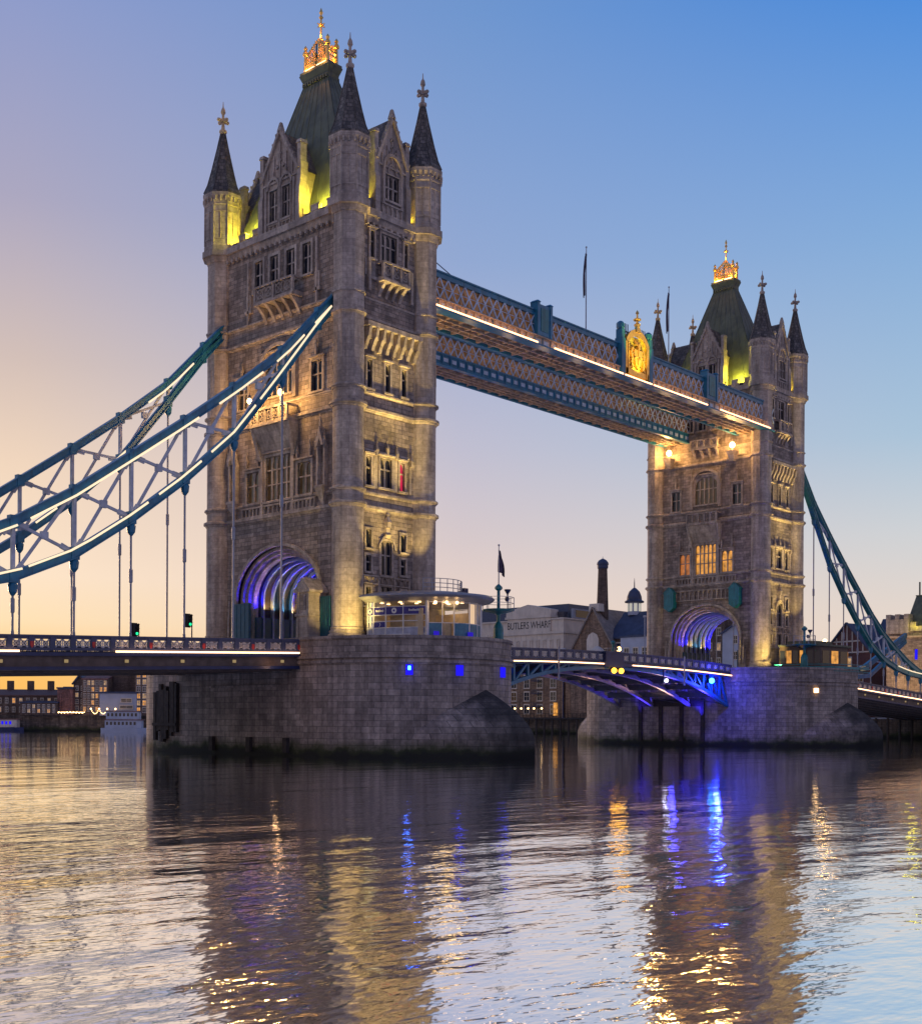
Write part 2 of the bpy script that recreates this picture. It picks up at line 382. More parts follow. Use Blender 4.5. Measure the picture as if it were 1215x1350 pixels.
def belt(mb, z0, z1, pr_, n, rt):
    # string course round the body and the four turrets: two crisp fillets
    zm = z0+(z1-z0)*.45
    for sg in (-1, 1):
        for Tf, L in ((FX(sg), TY-1), (FY(sg), TX-1)):
            mb.T = Tf; mb.frust((-L, L, -.05, pr_*.25), z0, (-L, L, -.05, pr_*.55), zm); mb.box(-L, L, -.05, pr_, zm+.003, z1); mb.frust((-L, L, -.05, pr_*.9), z1+.003, (-L, L, -.05, .02), z1+.16)
    mb.T = ID
    for sx in (-1, 1):
        for sy in (-1, 1):
            mb.lathe([(rt, z0-.03), (rt+pr_*.25, z0), (rt+pr_*.55, zm), (rt+pr_, zm+.02), (rt+pr_, z1), (rt, z1+.16)], n, (sx*TX, sy*TY), PI/8 if n == 8 else 0)
def solo(T, Tf, *a):
    mb = MB(Tf); pinnacle(mb, *a); mb.build('pinnacle', [TRIM], T)
def pinnacle(mb, u, d, z, h, w=.3):
    mb.frust((u-w/2, u+w/2, d-w/2, d+w/2), z, (u-w/2, u+w/2, d-w/2, d+w/2), z+h*.35)
    mb.frust((u-w*.65, u+w*.65, d-w*.65, d+w*.65), z+h*.35, (u-.02, u+.02, d-.02, d+.02), z+h*.86)
    mb.frust((u-w*.3, u+w*.3, d-w*.3, d+w*.3), z+h*.84, (u-w*.15, u+w*.15, d-w*.15, d+w*.15), z+h)
def bracket(mb, u, w, z0, z1, dp, mi=0):
    # S-profiled console carrying a balcony
    prof = []
    n = 7
    for k in range(n+1):
        t = k/n; prof.append((dp*(.12+.88*(t**1.6)), z0+(z1-z0)*t))
    for (da, za), (db, zb) in zip(prof[:-1], prof[1:]):
        mb.frust((u-w/2, u+w/2, -.05, da), za, (u-w/2, u+w/2, -.05, db), zb, mi)
def balcony(par, T, u0, u1, z0, z1, d, zb, nb, nm='balcony', mat=None, panels=4):
    mb = MB(T)
    mb.box(u0-.1, u1+.1, 0.02, d+.1, z0-.22, z0); mb.box(u0-.06, u1+.06, d-.22, d+.08, z1-.18, z1)
    for s in (u0, u1): mb.box(s-.12, s+.12, .02, d, z1-.18, z1); mb.box(s-.1, s+.1, .02, d-.02, z0, z0+.25)
    mb.box(u0, u1, d-.16, d-.04, z0, z0+.22)
    w = (u1-u0)/panels
    for k in range(panels+1): mb.box(u0+w*k-.13, u0+w*k+.13, d-.2, d+.04, z0+.002, z1-.182)
    for k in range(panels):
        a, b = u0+w*k+.13, u0+w*(k+1)-.13; c = (a+b)/2; q = (z0+.22+z1-.18)/2; hh = (z1-z0-.4)/2
        n = max(1, round((b-a)/(hh*2)))
        for i in range(n):
            cc = a+(b-a)*(i+.5)/n
            for r0 in range(8):
                t0, t1 = r0*PI/4, (r0+1)*PI/4
                mb.bar((cc+hh*.72*math.cos(t0), d-.1, q+hh*.72*math.sin(t0)), (cc+hh*.72*math.cos(t1), d-.1, q+hh*.72*math.sin(t1)), .08, .1)
            mb.bar((cc-hh, d-.1, q-hh), (cc+hh, d-.1, q+hh), .06, .09); mb.bar((cc-hh, d-.1, q+hh), (cc+hh, d-.1, q-hh), .06, .09)
        mb.poly([(a, d-.3, z0+.1), (b, d-.3, z0+.1), (b, d-.3, z1-.2), (a, d-.3, z1-.2)])
    for k in range(nb): bracket(mb, u0+.35+(u1-u0-.7)*k/(nb-1), .36, zb, z0-.22, d)
    return mb.build(nm, [mat or TRIM], par)
def blind_arcade(mb, u0, u1, z0, z1, n, dp=.22):
    mb.box(u0-.15, u1+.15, -.02, dp+.06, z0-.16, z0); mb.box(u0-.15, u1+.15, -.02, dp+.06, z1, z1+.16)
    w = (u1-u0)/n
    for k in range(n+1): mb.box(u0+w*k-.08, u0+w*k+.08, -.02, dp, z0+.001, z1-.001)
    for k in range(n): head_plate(mb, u0+w*k+.08, u0+w*(k+1)-.08, z0+(z1-z0)*.55, z1-.002, -.02, dp-.05, 4)
def niche(mb, u, z0, z1, w=.95):
    mb.frust((u-w*.15, u+w*.15, -.02, .15), z0-1.6, (u-w*.55, u+w*.55, -.02, .75), z0); mb.box(u-w*.6, u+w*.6, -.02, .82, z0+.002, z0+.25)
    for s in (-1, 1): mb.box(u+s*w*.5-.1, u+s*w*.5+.1, .02, .5, z0+.25, z1-2.2)
    mb.ext([(u-w*.6, z1-2.2), (u-w*.3, z1-2.2), (u, z1-1.5), (u+w*.3, z1-2.2), (u+w*.6, z1-2.2), (u, z1-.3)], .05, .72)
    for s in (-1, 0, 1): pinnacle(mb, u+s*w*.62, .5, z1-2.3 if s else z1-.6, 1.5, .22)
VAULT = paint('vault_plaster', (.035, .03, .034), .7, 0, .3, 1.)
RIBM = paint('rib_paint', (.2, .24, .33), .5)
LITFIN = paint('lit_finial_stone', (.6, .43, .24), .6, 0, .2, 3)  # warm light on the downstream finials, put into the stone colour
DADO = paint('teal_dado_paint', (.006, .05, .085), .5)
def tower(name, label, x0, sc, outer, rnd):
    T = thing(name, label, 'bridge tower', (x0, 0, 0)); T.scale = sc
    sv = outer                                    # side pointing away from the centre span
    seenX = -1                                    # the camera sees the -X face of both towers
    isnear = outer < 0
    UX, UY = FX(-1), FY(-1)
    # ---- openings of the two faces turned to the camera
    wx = [(-4.8, -2.9, 25.8, 28.9, 2, 1), (2.9, 4.8, 25.8, 28.9, 2, 1), (-1.85, 1.85, 25.7, 30.1, 5, 2), (-6.3, -4.8, 35.7, 38.6, 2, 1), (4.8, 6.3, 35.7, 38.6, 2, 1), (-2., 2., 36.3, 40.3, 5, 1)]
    w3 = [-4.05, -1.7, .75, 3.1]
    wx += [(c-.62, c+.62, 47.5, 50.5, 2, 1) for c in w3]
    wy = [(-3.0, -2.3, 20.2, 21.9, 1, 0), (1.75, 2.45, 20.2, 21.9, 1, 0), (-3.0, -2.3, 17.9, 19.4, 1, 1), (1.75, 2.45, 17.9, 19.4, 1, 1), (-.95, .5, 17.7, 21.0, 2, 1),
          (-3.0, -2.3, 14.9, 16.3, 1, 0), (1.75, 2.45, 14.9, 16.3, 1, 0), (-.95, .5, 14.8, 16.5, 2, 0),
          (-3.05, -2.35, 26.25, 29.0, 1, 1), (-1.15, .45, 26.3, 29.1, 2, 1), (1.55, 2.25, 26.25, 29.0, 1, 1),
          (-2.95, -2.3, 35.7, 38.4, 1, 1), (-.5, .15, 35.7, 38.4, 1, 1), (1.75, 2.4, 35.7, 38.4, 1, 1),
          (-1.15, .95, 48.2, 51.1, 3, 1), (-2.6, -2.1, 48.4, 51.0, 1, 1), (2.05, 2.5, 48.4, 51.0, 1, 1)]
    mb = MB(UX); AR, AH, AS = 6.2, 5.0, 15.9
    def front(Tf, holes):
        mb.T = Tf
        f = arch_fn(AR, AH, AS, 11.)
        mb.poly([(-TY, 0, 11), (-AR, 0, 11), (-AR, 0, 24), (-TY, 0, 24)]); mb.poly([(AR, 0, 11), (TY, 0, 11), (TY, 0, 24), (AR, 0, 24)])
        pts = [f(t) for t in ATS if .12 <= t <= .88]
        for a, b in zip(pts[:-1], pts[1:]): mb.poly([(a[0], 0, a[1]), (b[0], 0, b[1]), (b[0], 0, 24), (a[0], 0, 24)])
        wall(mb, -TY, TY, 24, 52.3, holes)
    front(FX(-1), [w[:4] for w in wx]); front(FX(1), [])
    mb.T = FY(-1); wall(mb, -TX, TX, 11, 52.3, [w[:4] for w in wy])
    mb.T = FY(1); wall(mb, -TX, TX, 11, 52.3, [])
    mb.T = ID; mb.poly([(-XW, -YW, 52.31), (XW, -YW, 52.31), (XW, YW, 52.31), (-XW, YW, 52.31)])
    mb.build('wall', [STONE], T)
    # ---- windows
    for i, w in enumerate(wx):
        gl = None
        if isnear:
            if i in (1, 2): gl = GLASSW
            if i == 0: gl = GLASSW
        else:
            if i in (0, 1): gl = LITO if i == 1 else LITA
            if i == 2: gl = LITA
            if i == 5: gl = GLASSW
        big = w[4] > 3
        tr = [w[2]+(w[3]-w[2])*.55] if w[5] == 1 else [w[2]+(w[3]-w[2])*.36, w[2]+(w[3]-w[2])*.7] if w[5] == 2 else []
        window(T, UX, *w[:4], lights=w[4], trans=tr, glass=gl, surround=.28 if not big else .34, hood=i < 6)
    for i, w in enumerate(wy):
        gl = LITR if (isnear and i == 10) else None
        tr = [w[2]+(w[3]-w[2])*(.62 if w[2] > 24 else .58)] if w[5] else []
        window(T, UY, *w[:4], lights=w[4], trans=tr, glass=gl, surround=.22, hood=i > 7)
    # arched head over the big window of the upper stage
    mb = MB(UX)
    fo = lambda t: (2.75*math.cos(PI*(1-t)), 39.2+2.3*math.sin(PI*(1-t))); fi = lambda t: (2.35*math.cos(PI*(1-t)), 39.2+1.95*math.sin(PI*(1-t)))
    mb.curve(fo, fi, [k/16 for k in range(17)], -.05, .4)
    for sg in (-1, 1):
        pts = [(sg*2.0, 39.0)]+[(sg*2.0*math.cos(k/8*PI/2), 39.0+1.3*math.sin(k/8*PI/2)) for k in range(9)]+[(sg*2.0, 40.3)]
        mb.ext(pts, -.3, .02)
        mb.box(sg*2.55-.22, sg*2.55+.22, .0, .38, 35.6, 39.2)
    # hood moulds and finials over the stage-one windows
    mb.build('window_arch', [TRIM], T)
    for u, z in ((-4.75, 29.4), (-2.95, 29.4), (2.95, 29.4), (4.75, 29.4), (-5.55, 38.9), (5.55, 38.9), (-2.55, 40.), (2.55, 40.)): solo(T, UX, u, .2, z, 1.7, .24)
    for u in (-2.3, 2.3): mb = MB(UX); mb.box(u-.16, u+.16, .01, .3, 24.2, 31.0); mb.build('pilaster', [TRIM], T)
    mb = MB(UY)
    mb.box(-3.35, 2.75, -.02, .1, 29.25, 29.5); mb.box(-3.4, 2.8, -.02, .26, 29.5, 29.66)
    for u in (-1.73, 1.0): mb.box(u-.26, u+.26, -.02, .09, 26., 29.25)
    for u in (-3.75, 3.1): mb.box(u-.16, u+.45 if u < 0 else u+.16, -.02, .1, 26., 29.26)
    mb.build('window_panel', [TRIM], T)
    for u, z in ((-3.75, 28.8), (3.1, 28.8), (-.3, 29.5), (-1.73, 29.2), (1.0, 29.2)): solo(T, UY, u, .22, z, 1.5, .28)
    mb = MB(UY)
    # canopied statue niche, tracery panels and arched surround above the river door
    mb.frust((-.4, 0, 0, .25), 21.3, (-.6, .15, 0, .5), 21.6); mb.box(-.5, .05, .02, .32, 21.6, 22.6); pinnacle(mb, -.22, .25, 22.3, 1.5, .5); mb.build('statue_niche', [TRIM], T); mb = MB(UY)
    fo = lambda t: (-.22+1.15*math.cos(PI*(1-t)), 20.2+1.35*math.sin(PI*(1-t))); fi = lambda t: (-.22+.95*math.cos(PI*(1-t)), 20.2+1.15*math.sin(PI*(1-t)))
    mb.curve(fo, fi, [k/12 for k in range(13)], 0, .3)
    for u in (-3.5, -1.3, .86, 2.95): mb.box(u-.1, u+.1, 0, .2, 14.5, 17.5)
    mb.box(-3.6, 3.05, 0, .22, 17.35, 17.5); mb.box(-3.6, 3.05, 0, .22, 16.6, 16.75); mb.box(-3.6, 3.05, 0, .3, 14.3, 14.5)
    for k in range(8): bx = -3.3+k*.82; head_plate(mb, bx, bx+.7, 16.8, 17.34, .0, .15, 4)
    mb.build('window_panel', [TRIM], T)
    # ---- string courses
    for z0, z1, p, n, rt in ((23.75, 24.2, .3, 28, 1.5), (25.25, 25.55, .22, 28, 1.5), (33.3, 33.75, .3, 28, 1.5), (35.0, 35.3, .24, 28, 1.5), (42.0, 42.45, .34, 8, 1.46), (44., 44.3, .24, 8, 1.46)):
        mb = MB(); belt(mb, z0, z1, p, n, rt); mb.build('string_course', [TRIM], T)
    mb = MB(); belt(mb, 51.7, 52.9, .62, 8, 1.5)
    for sg in (-1, 1):                            # dentils and bosses of the cornice
        mb.T = FX(sg)
        for k in range(22): mb.box(-7.9+k*.75-.15, -7.9+k*.75+.15, .1, .4, 51.35, 51.7)
        mb.T = FY(sg)
        for k in range(9): mb.box(-3.2+k*.8-.15, -3.2+k*.8+.15, .1, .4, 51.35, 51.7)
    mb.build('cornice', [TRIM], T)
    # ---- corner turrets
    for sx in (-1, 1):
        for sy in (-1, 1):
            c = (sx*TX, sy*TY); mb = MB()
            mb.lathe([(1.82, 10.9), (1.82, 11.5), (1.68, 11.6), (1.7, 11.85), (1.56, 12.0), (1.6, 12.2), (1.5, 12.3), (1.5, 23.8)], 28, c)
            mb.lathe([(1.47, 23.8), (1.47, 37.4)], 28, c, cap=False)
            # broach: shafts run up into the octagon in pointed tongues
            r0, R8 = 1.5, 1.54
            lo = []; hi = []
            for k in range(16):
                a = PI/8+k*PI/8; lo.append((c[0]+r0*math.cos(a), c[1]+r0*math.sin(a), 37.4))
                rr = R8 if k % 2 == 0 else R8*math.cos(PI/8); hi.append((c[0]+rr*math.cos(a), c[1]+rr*math.sin(a), 41.3))
            for k in range(0, 16, 2):
                a, b, m = k, (k+2) % 16, k+1
                mid = tuple(lo[m][i]*.995+c[i]*.005 if i < 2 else 37.4 for i in range(3))
                mb.poly([lo[a], lo[m], hi[m]]); mb.poly([lo[m], lo[b], hi[m]])
                p0 = hi[a]; mb.poly([lo[a], hi[m], p0]); q0 = hi[b]; mb.poly([lo[b], q0, hi[m]])
            mb.lathe([(R8, 41.3), (R8, 51.8)], 8, c, PI/8, cap=False)
            mb.lathe([(1.95, 52.9), (1.95, 53.4), (1.84, 53.5), (1.84, 57.6), (1.94, 57.75), (1.88, 57.9), (1.88, 58.3), (2.08, 58.6), (2.1, 58.95), (1.9, 59.0)], 8, c, PI/8)
            for k in range(8):
                a = PI/8+k*PI/4; b = a+PI/4
                A = Vector((c[0]+1.86*math.cos(a), c[1]+1.86*math.sin(a), 0)); B = Vector((c[0]+1.86*math.cos(b), c[1]+1.86*math.sin(b), 0))
                mb.bar((A.x, A.y, 53.5), (A.x, A.y, 58.2), .14, .14)
                for z in (54.1, 57.0): mb.bar((A.x, A.y, z), (B.x, B.y, z), .1, .16)
                m = (A+B)/2; mb.bar((m.x, m.y, 54.1), (m.x, m.y, 57.), .09, .09)
                for q in range(3):
                    w = A.lerp(B, (q+.5)/3)*1.0; o = Vector((c[0], c[1], 0)); w = o+(w-o)*1.09; mb.bar((w.x, w.y, 58.05), (w.x, w.y, 58.5), .16, .16)
            tu = mb.build('turret', [STONE if False else TRIM], T)
            mb = MB(); mb.lathe([(1.98, 58.9), (2.02, 59.15), (1.62, 60.1), (1.2, 61.7), (.62, 64.2), (.24, 66.0)], 8, c, PI/8)
            for k in range(8):
                a = PI/8+k*PI/4
                for (ra, za), (rb, zb) in zip([(2.02, 59.15), (1.62, 60.1), (1.2, 61.7), (.62, 64.2)], [(1.62, 60.1), (1.2, 61.7), (.62, 64.2), (.24, 66.)]):
                    mb.bar((c[0]+ra*math.cos(a), c[1]+ra*math.sin(a), za), (c[0]+rb*math.cos(a), c[1]+rb*math.sin(a), zb), .09, .09)
            mb.build('spire', [SLATE], tu)
            mb = MB(); mb.lathe([(.26, 65.8), (.4, 66.0), (.4, 66.2), (.2, 66.35), (.16, 66.8), (.13, 67.9), (.26, 68.15), (.2, 68.5), (.06, 68.75), (.03, 69.3)], 10, c)
            for ax in ((1, 0), (0, 1)):
                for s in (-1, 1):
                    mb.bar((c[0], c[1], 67.25), (c[0]+s*ax[0]*.5, c[1]+s*ax[1]*.5, 67.25), .26, .3)
                    mb.ball((c[0]+s*ax[0]*.58, c[1]+s*ax[1]*.58, 67.25), .2, 6)
            mb.build('finial', [LITFIN if sy > 0 else TRIM], tu)
    # ---- parapet with battlements
    mb = MB()
    for Tf, L, n in ((FX(-1), 7.7, 14), (FX(1), 7.7, 14), (FY(-1), 3.2, 6), (FY(1), 3.2, 6)):
        mb.T = Tf; mb.box(-L, L, -.5, -.15, 52.85, 53.55)
        w = 2*L/n
        for k in range(n): 
            if k % 2 == 0: mb.box(-L+w*k, -L+w*(k+1), -.52, -.1, 53.552, 54.05); mb.box(-L+w*k-.05, -L+w*(k+1)+.05, -.56, -.06, 54.052, 54.16)
            else: mb.box(-L+w*k+.22, -L+w*(k+1)-.22, -.17, -.12, 52.95, 53.45, 1)
    mb.build('parapet', [TRIM, DARK], T)
    # ---- steep lead roof, platform and gilded cresting
    mb = MB()
    lv = [((-4.5, 4.5, -8.6, 8.6), 52.4), ((-2.6, 2.6, -5.7, 5.7), 60.0), ((-.65, .65, -1.75, 1.75), 69.9)]
    for (a, za), (b, zb) in zip(lv[:-1], lv[1:]): mb.frust(a, za, b, zb, cap=False)
    for s in (-1, 1):
        for i in range(9):                        # rolls of the lead sheets
            t = -1+2*i/8
            for (a, za), (b, zb) in zip(lv[:-1], lv[1:]):
                mb.bar((s*a[1], t*a[3], za), (s*b[1], t*b[3], zb), .07, .07)
                if i % 2 == 0: mb.bar((t*a[1], s*a[3], za), (t*b[1], s*b[3], zb), .07, .07)
    ro = mb.build('roof', [LEAD], T)
    mb = MB(); mb.frust((-.7, .7, -1.8, 1.8), 69.5, (-.78, .78, -1.9, 1.9), 70.2); mb.frust((-.8, .8, -1.92, 1.92), 70.202, (-1.0, 1.0, -2.2, 2.2), 70.85); mb.box(-.95, .95, -2.12, 2.12, 70.852, 71.15)
    for sy in (-1, 1):
        for k in range(10): mb.box(sy*.8-.1, sy*.8+.1, -1.71+k*.38-.09, -1.71+k*.38+.09, 69.6, 69.95)
    mb.build('roof_platform', [LEAD], ro)
    mb = MB(); z0 = 71.15
    for sx in (-1, 1):
        for a, b in ((-1.65, 0), (0, 1.65)):
            for k in range(7):
                y = a+(b-a)*k/6; hgt = 1.3+1.2*(1-abs(y)/1.65)
                mb.bar((sx*.6, y, z0), (sx*.6, y, z0+hgt), .1, .1)
                if k < 6:
                    y2 = a+(b-a)*(k+1)/6; h2 = 1.3+1.2*(1-abs(y2)/1.65)
                    mb.bar((sx*.6, y, z0+.9), (sx*.6, y2, z0+.9), .1, .12); mb.bar((sx*.6, y, z0+.15), (sx*.6, y2, z0+.15), .14, .3)
                    mb.bar((sx*.6, y, z0+hgt), (sx*.6, (y+y2)/2, z0+max(hgt, h2)+.35), .09, .09); mb.bar((sx*.6, (y+y2)/2, z0+max(hgt, h2)+.35), (sx*.6, y2, z0+h2), .09, .09)
                    mb.bar((sx*.6, y, z0+.3), (sx*.6, y2, z0+.9), .07, .07); mb.bar((sx*.6, y, z0+.9), (sx*.6, y2, z0+.3), .07, .07)
        mb.bar((sx*.6, -1.5, z0+1.8), (sx*.3, 0, z0+3.2), .1, .1); mb.bar((sx*.6, 1.5, z0+1.8), (sx*.3, 0, z0+3.2), .1, .1)
    for sy in (-1, 1):
        for z in (.15, .9, 1.3): mb.bar((-.6, sy*1.65, z0+z), (.6, sy*1.65, z0+z), .1, .14)
        mb.bar((-.6, sy*1.65, z0+.9), (0, sy*1.65, z0+2.), .1, .1); mb.bar((.6, sy*1.65, z0+.9), (0, sy*1.65, z0+2.), .1, .1)
        for sx in (-1, 1): mb.lathe([(.2, z0), (.16, z0+1.8), (.3, z0+1.9), (.3, z0+2.15), (.12, z0+2.4), (.22, z0+2.6), (.05, z0+2.9)], 8, (sx*.6, sy*1.65))
    for sx in (-1, 1): mb.box(sx*.75-.05, sx*.75+.05, -1.5, -.2, z0+.02, z0+.2, 1); mb.box(sx*.75-.05, sx*.75+.05, .2, 1.5, z0+.02, z0+.2, 1)
    mb.build('crest', [GOLD, BULBW], ro)
    mb = MB(); mb.lathe([(.3, z0+2.2), (.16, z0+3.), (.3, z0+3.15), (.1, z0+3.4), (.1, z0+4.5), (.3, z0+4.7), (.1, z0+4.95), (.09, z0+5.3), (.24, z0+5.5), (.07, z0+5.75), (.2, z0+6.0), (.03, z0+6.5)], 8)
    for s in (-1, 1): mb.bar((0, 0, z0+4.7), (0, s*.5, z0+4.7), .09, .09); mb.bar((0, 0, z0+4.7), (s*.5, 0, z0+4.7), .09, .09)
    mb.build('roof_finial', [GOLD], ro)
    # ---- dormers
    for Tf, hw, dp, wins, c0 in ((FX(-1), 2.5, 4.2, 'two', -.1), (FY(-1), 1.85, 4.6, 'one', .25), (FX(1), 2.5, 4.2, '', 0), (FY(1), 1.85, 4.6, '', 0)):
        mb = MB(lambda u, d, z, Tf=Tf, c0=c0: Tf(u+c0, d+.05, z)); ez, az_ = 58.6, 62.7
        holes = [(-1.55, -.35, 53.9, 57.1), (.35, 1.55, 53.9, 57.1)] if wins == 'two' else [(-.95, .95, 54.6, 57.1)] if wins else []
        wall(mb, -hw, hw, 52.9, ez, holes, .35)
        ew = hw+.25
        mb.poly([(-hw, 0, ez), (hw, 0, ez), (0, 0, az_)])
        for s in (-1, 1):
            mb.poly([(s*hw, 0, 52.9), (s*hw, -dp, 52.9), (s*hw, -dp, ez), (s*hw, 0, ez)])
            # coping up the gable and slate slope behind
            mb.bar((s*ew, .05, ez-.35), (0, .05, az_+.25), .42, .3)
            mb.poly([(s*ew, .1, ez-.3), (0, .1, az_+.12), (0, -dp, az_+.12), (s*ew, -dp, ez-.3)], 1)
            # stepped side buttress
            x = s*(hw+.28)
            mb.box(x-.3, x+.3, -1.0, .3, 52.9, 56.4); mb.frust((x-.3, x+.3, -1.0, .3), 56.402, (x-.26, x+.26, -.85, .12), 56.9)
            mb.box(x-.26, x+.26, -.85, .12, 56.902, 58.7); mb.frust((x-.26, x+.26, -.85, .12), 58.702, (x-.3, x+.3, -.9, .2), 59.)
            mb.box(x-.25, x+.25, -.7, .1, 59.002, 60.8); mb.frust((x-.34, x+.34, -.8, .2), 60.802, (x-.28, x+.28, -.7, .1), 61.15)
            for k in range(5):
                t = (k+.7)/5.6; mb.bar((s*ew*(1-t), .12, ez-.35+t*(az_+.6-ez)), (s*ew*(1-t)+s*.12, .12, ez+.1+t*(az_+.6-ez)), .2, .2)
        mb.frust((-.28, .28, -.3, .3), az_+.1, (-.1, .1, -.12, .12), az_+1.0)
        # blind tracery in the gable
        mb.box(-hw, hw, 0, .14, 57.75, 57.95)
        for k in range(-2, 3): 
            hh = max(0.6, (1-abs(k)/2.9)*3.6*hw/2.5); mb.box(k*hw*.36-.07, k*hw*.36+.07, 0, .14, 57.95, 58.2+hh)
        for u, z in ((0, 60.6), (-.45, 59.3), (.45, 59.3), (0, 59.9)): mb.bar((u-.22, .1, z), (u+.22, .1, z), .12, .18); mb.bar((u, .1, z-.22), (u, .1, z+.22), .12, .18)
        if wins == 'two':
            for c in (-.95, .95):
                fo = lambda t, c=c: (c+.95*math.cos(PI*(1-t)), 57.2+1.25*math.sin(PI*(1-t))); fi = lambda t, c=c: (c+.75*math.cos(PI*(1-t)), 57.2+.95*math.sin(PI*(1-t)))
                mb.curve(fo, fi, [k/10 for k in range(11)], 0, .24); pinnacle(mb, c, .15, 58.3, 1., .2)
                blind_arcade(mb, c-.6, c+.6, 52.95, 53.5, 2, .14)
            for u in (-2.1, 0, 2.1): mb.box(u-.13, u+.13, 0, .2, 53., 57.6)
        elif wins:
            fo = lambda t: (1.35*math.cos(PI*(1-t)), 57.3+1.9*math.sin(PI*(1-t))**.8); fi = lambda t: (1.1*math.cos(PI*(1-t)), 57.3+1.6*math.sin(PI*(1-t))**.8)
            mb.curve(fo, fi, [k/12 for k in range(13)], 0, .28); blind_arcade(mb, -1.3, 1.3, 53., 54., 4, .16)
            for s in (-1, 1): mb.box(s*1.22-.13, s*1.22+.13, 0, .24, 54., 57.3)
            fo = lambda t: (.62*math.cos(PI*(1-t)), 57.3+1.0*math.sin(PI*(1-t))); fi = lambda t: (.48*math.cos(PI*(1-t)), 57.3+.8*math.sin(PI*(1-t)))
            mb.curve(fo, fi, [k/8 for k in range(9)], 0, .16)
        do = mb.build('dormer', [TRIM, SLATE], T)
        for h in holes: window(do, mb.T, *h, lights=2 if wins == 'two' else 3, trans=[h[2]+(h[3]-h[2])*.52], surround=.12, hood=False, sub=True, dep=.35)
    # ---- archway: receding orders, vault, ribs
    mb = MB()
    for sg in (-1, 1):
        mb.T = FX(sg)
        mb.curve(arch_fn(6.55, 5.3, AS, 14.6), arch_fn(6.2, 5., AS, 14.6), ATS, .0, .32)
        for (Ra, Ha, Rb, Hb, d) in ((6.2, 5., 5.85, 4.7, -.3), (5.85, 4.7, 5.5, 4.4, -.7), (5.5, 4.4, 5.15, 4.1, -1.15)):
            mb.curve(arch_fn(Ra, Ha, AS, 11), arch_fn(Rb, Hb, AS, 11), ATS, d-.6, d)
        for s in (-1, 1):
            mb.box(s*6.6-.4, s*6.6+.4, .0, .42, 14.2, 14.6); mb.box(s*6.75-.55, s*6.75+.55, .0, .35, 11., 14.2)
            for q in range(2): pinnacle(mb, s*(6.45+q*.6), .5, 12., 3.8, .26)
    mb.build('archway', [TRIM], T)
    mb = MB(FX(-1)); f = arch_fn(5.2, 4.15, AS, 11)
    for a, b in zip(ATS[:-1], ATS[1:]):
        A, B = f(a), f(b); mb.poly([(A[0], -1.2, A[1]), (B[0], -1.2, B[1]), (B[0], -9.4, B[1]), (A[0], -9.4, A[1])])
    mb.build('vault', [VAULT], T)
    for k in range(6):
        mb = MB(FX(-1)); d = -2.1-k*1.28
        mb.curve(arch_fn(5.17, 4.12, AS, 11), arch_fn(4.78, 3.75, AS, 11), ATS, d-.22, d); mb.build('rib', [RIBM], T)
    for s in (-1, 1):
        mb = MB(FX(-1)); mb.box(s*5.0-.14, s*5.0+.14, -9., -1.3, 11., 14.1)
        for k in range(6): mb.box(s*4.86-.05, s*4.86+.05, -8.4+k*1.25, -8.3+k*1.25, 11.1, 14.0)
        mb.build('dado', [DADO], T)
    # ---- river-face corbel table and consoled balconies
    mb = MB(UY)
    for k in range(8):
        u = -3.35+k*.96
        mb.frust((u-.2, u+.2, -.02, .3), 39.25, (u-.2, u+.2, -.02, .45), 39.75); mb.frust((u-.2, u+.2, -.02, .5), 39.76, (u-.2, u+.2, -.02, .8), 40.35)
        mb.frust((u-.16, u+.16, -.02, .85), 40.36, (u-.16, u+.16, -.02, 1.05), 41.3)
        if k < 7: mb.box(u+.2, u+.76, -.02, .42, 40.36, 40.9)
    mb.box(-3.7, 3.75, -.02, 1.05, 41.35, 41.8)
    mb.build('corbel_table', [TRIM], T)
    balcony(T, UY, -1.75, 1.75, 46.3, 48.0, 1.1, 44.75, 4, panels=3)
    for s in (-1, 1): mb = MB(UY); mb.box(s*2.5-.6, s*2.5+.6, 0, .35, 46.2, 46.5); mb.box(s*2.9-.16, s*2.9+.16, 0, .4, 45., 48.2); mb.box(s*2.6-.7, s*2.6+.7, 0, .12, 46.5, 48.1); mb.build('balcony_flank', [TRIM], T)
    # oriel of the lower stage and balcony of the top stage
    mb = MB(UX)
    mb.frust((-2.2, 2.2, -.02, .25), 30.55, (-2.65, 2.65, -.02, 1.3), 32.95)
    for k in range(7):
        u = -2.2+k*.73; bracket(mb, u, .3, 31.6, 33.0, 1.42)
    for s in (-1, 1): mb.frust((s*2.5-.2, s*2.5+.2, 0, .35), 29.8, (s*2.7-.2, s*2.7+.2, 0, 1.3), 32.98)
    mb.build('oriel', [TRIM], T)
    balcony(T, UX, -2.65, 2.65, 33.2, 34.75, 1.4, 32.9, 2, panels=5)
    if isnear:
        balcony(T, UX, -3.4, 2.2, 45.5, 47.2, 1.4, 43.75, 5, panels=2)
        for u in (-5.6, 4.6): mb = MB(UX); mb.box(u-.5, u+.5, 0, .3, 45.4, 45.7); mb.box(u-.1, u+.12, 0, .3, 44.2, 50.7); mb.box(u-.35, u+.35, 0, .2, 45.7, 47.3); mb.build('balcony_flank', [TRIM], T)
    else: balcony(T, UX, -2.4, 2.4, 44.6, 45.9, .9, 43.2, 4)
    # panelled bands, statue niches, gabled aedicules
    mb = MB(UX)
    for q in ((-5.4, -2.6, 24.35, 25.1, 5), (2.6, 5.4, 24.35, 25.1, 5), (-2., 2., 24.35, 25.1, 6)) + (() if isnear else ((-6.2, 6.2, 21.9, 23.2, 15),)): mb = MB(UX); blind_arcade(mb, *q); mb.build('panel_band', [TRIM], T)
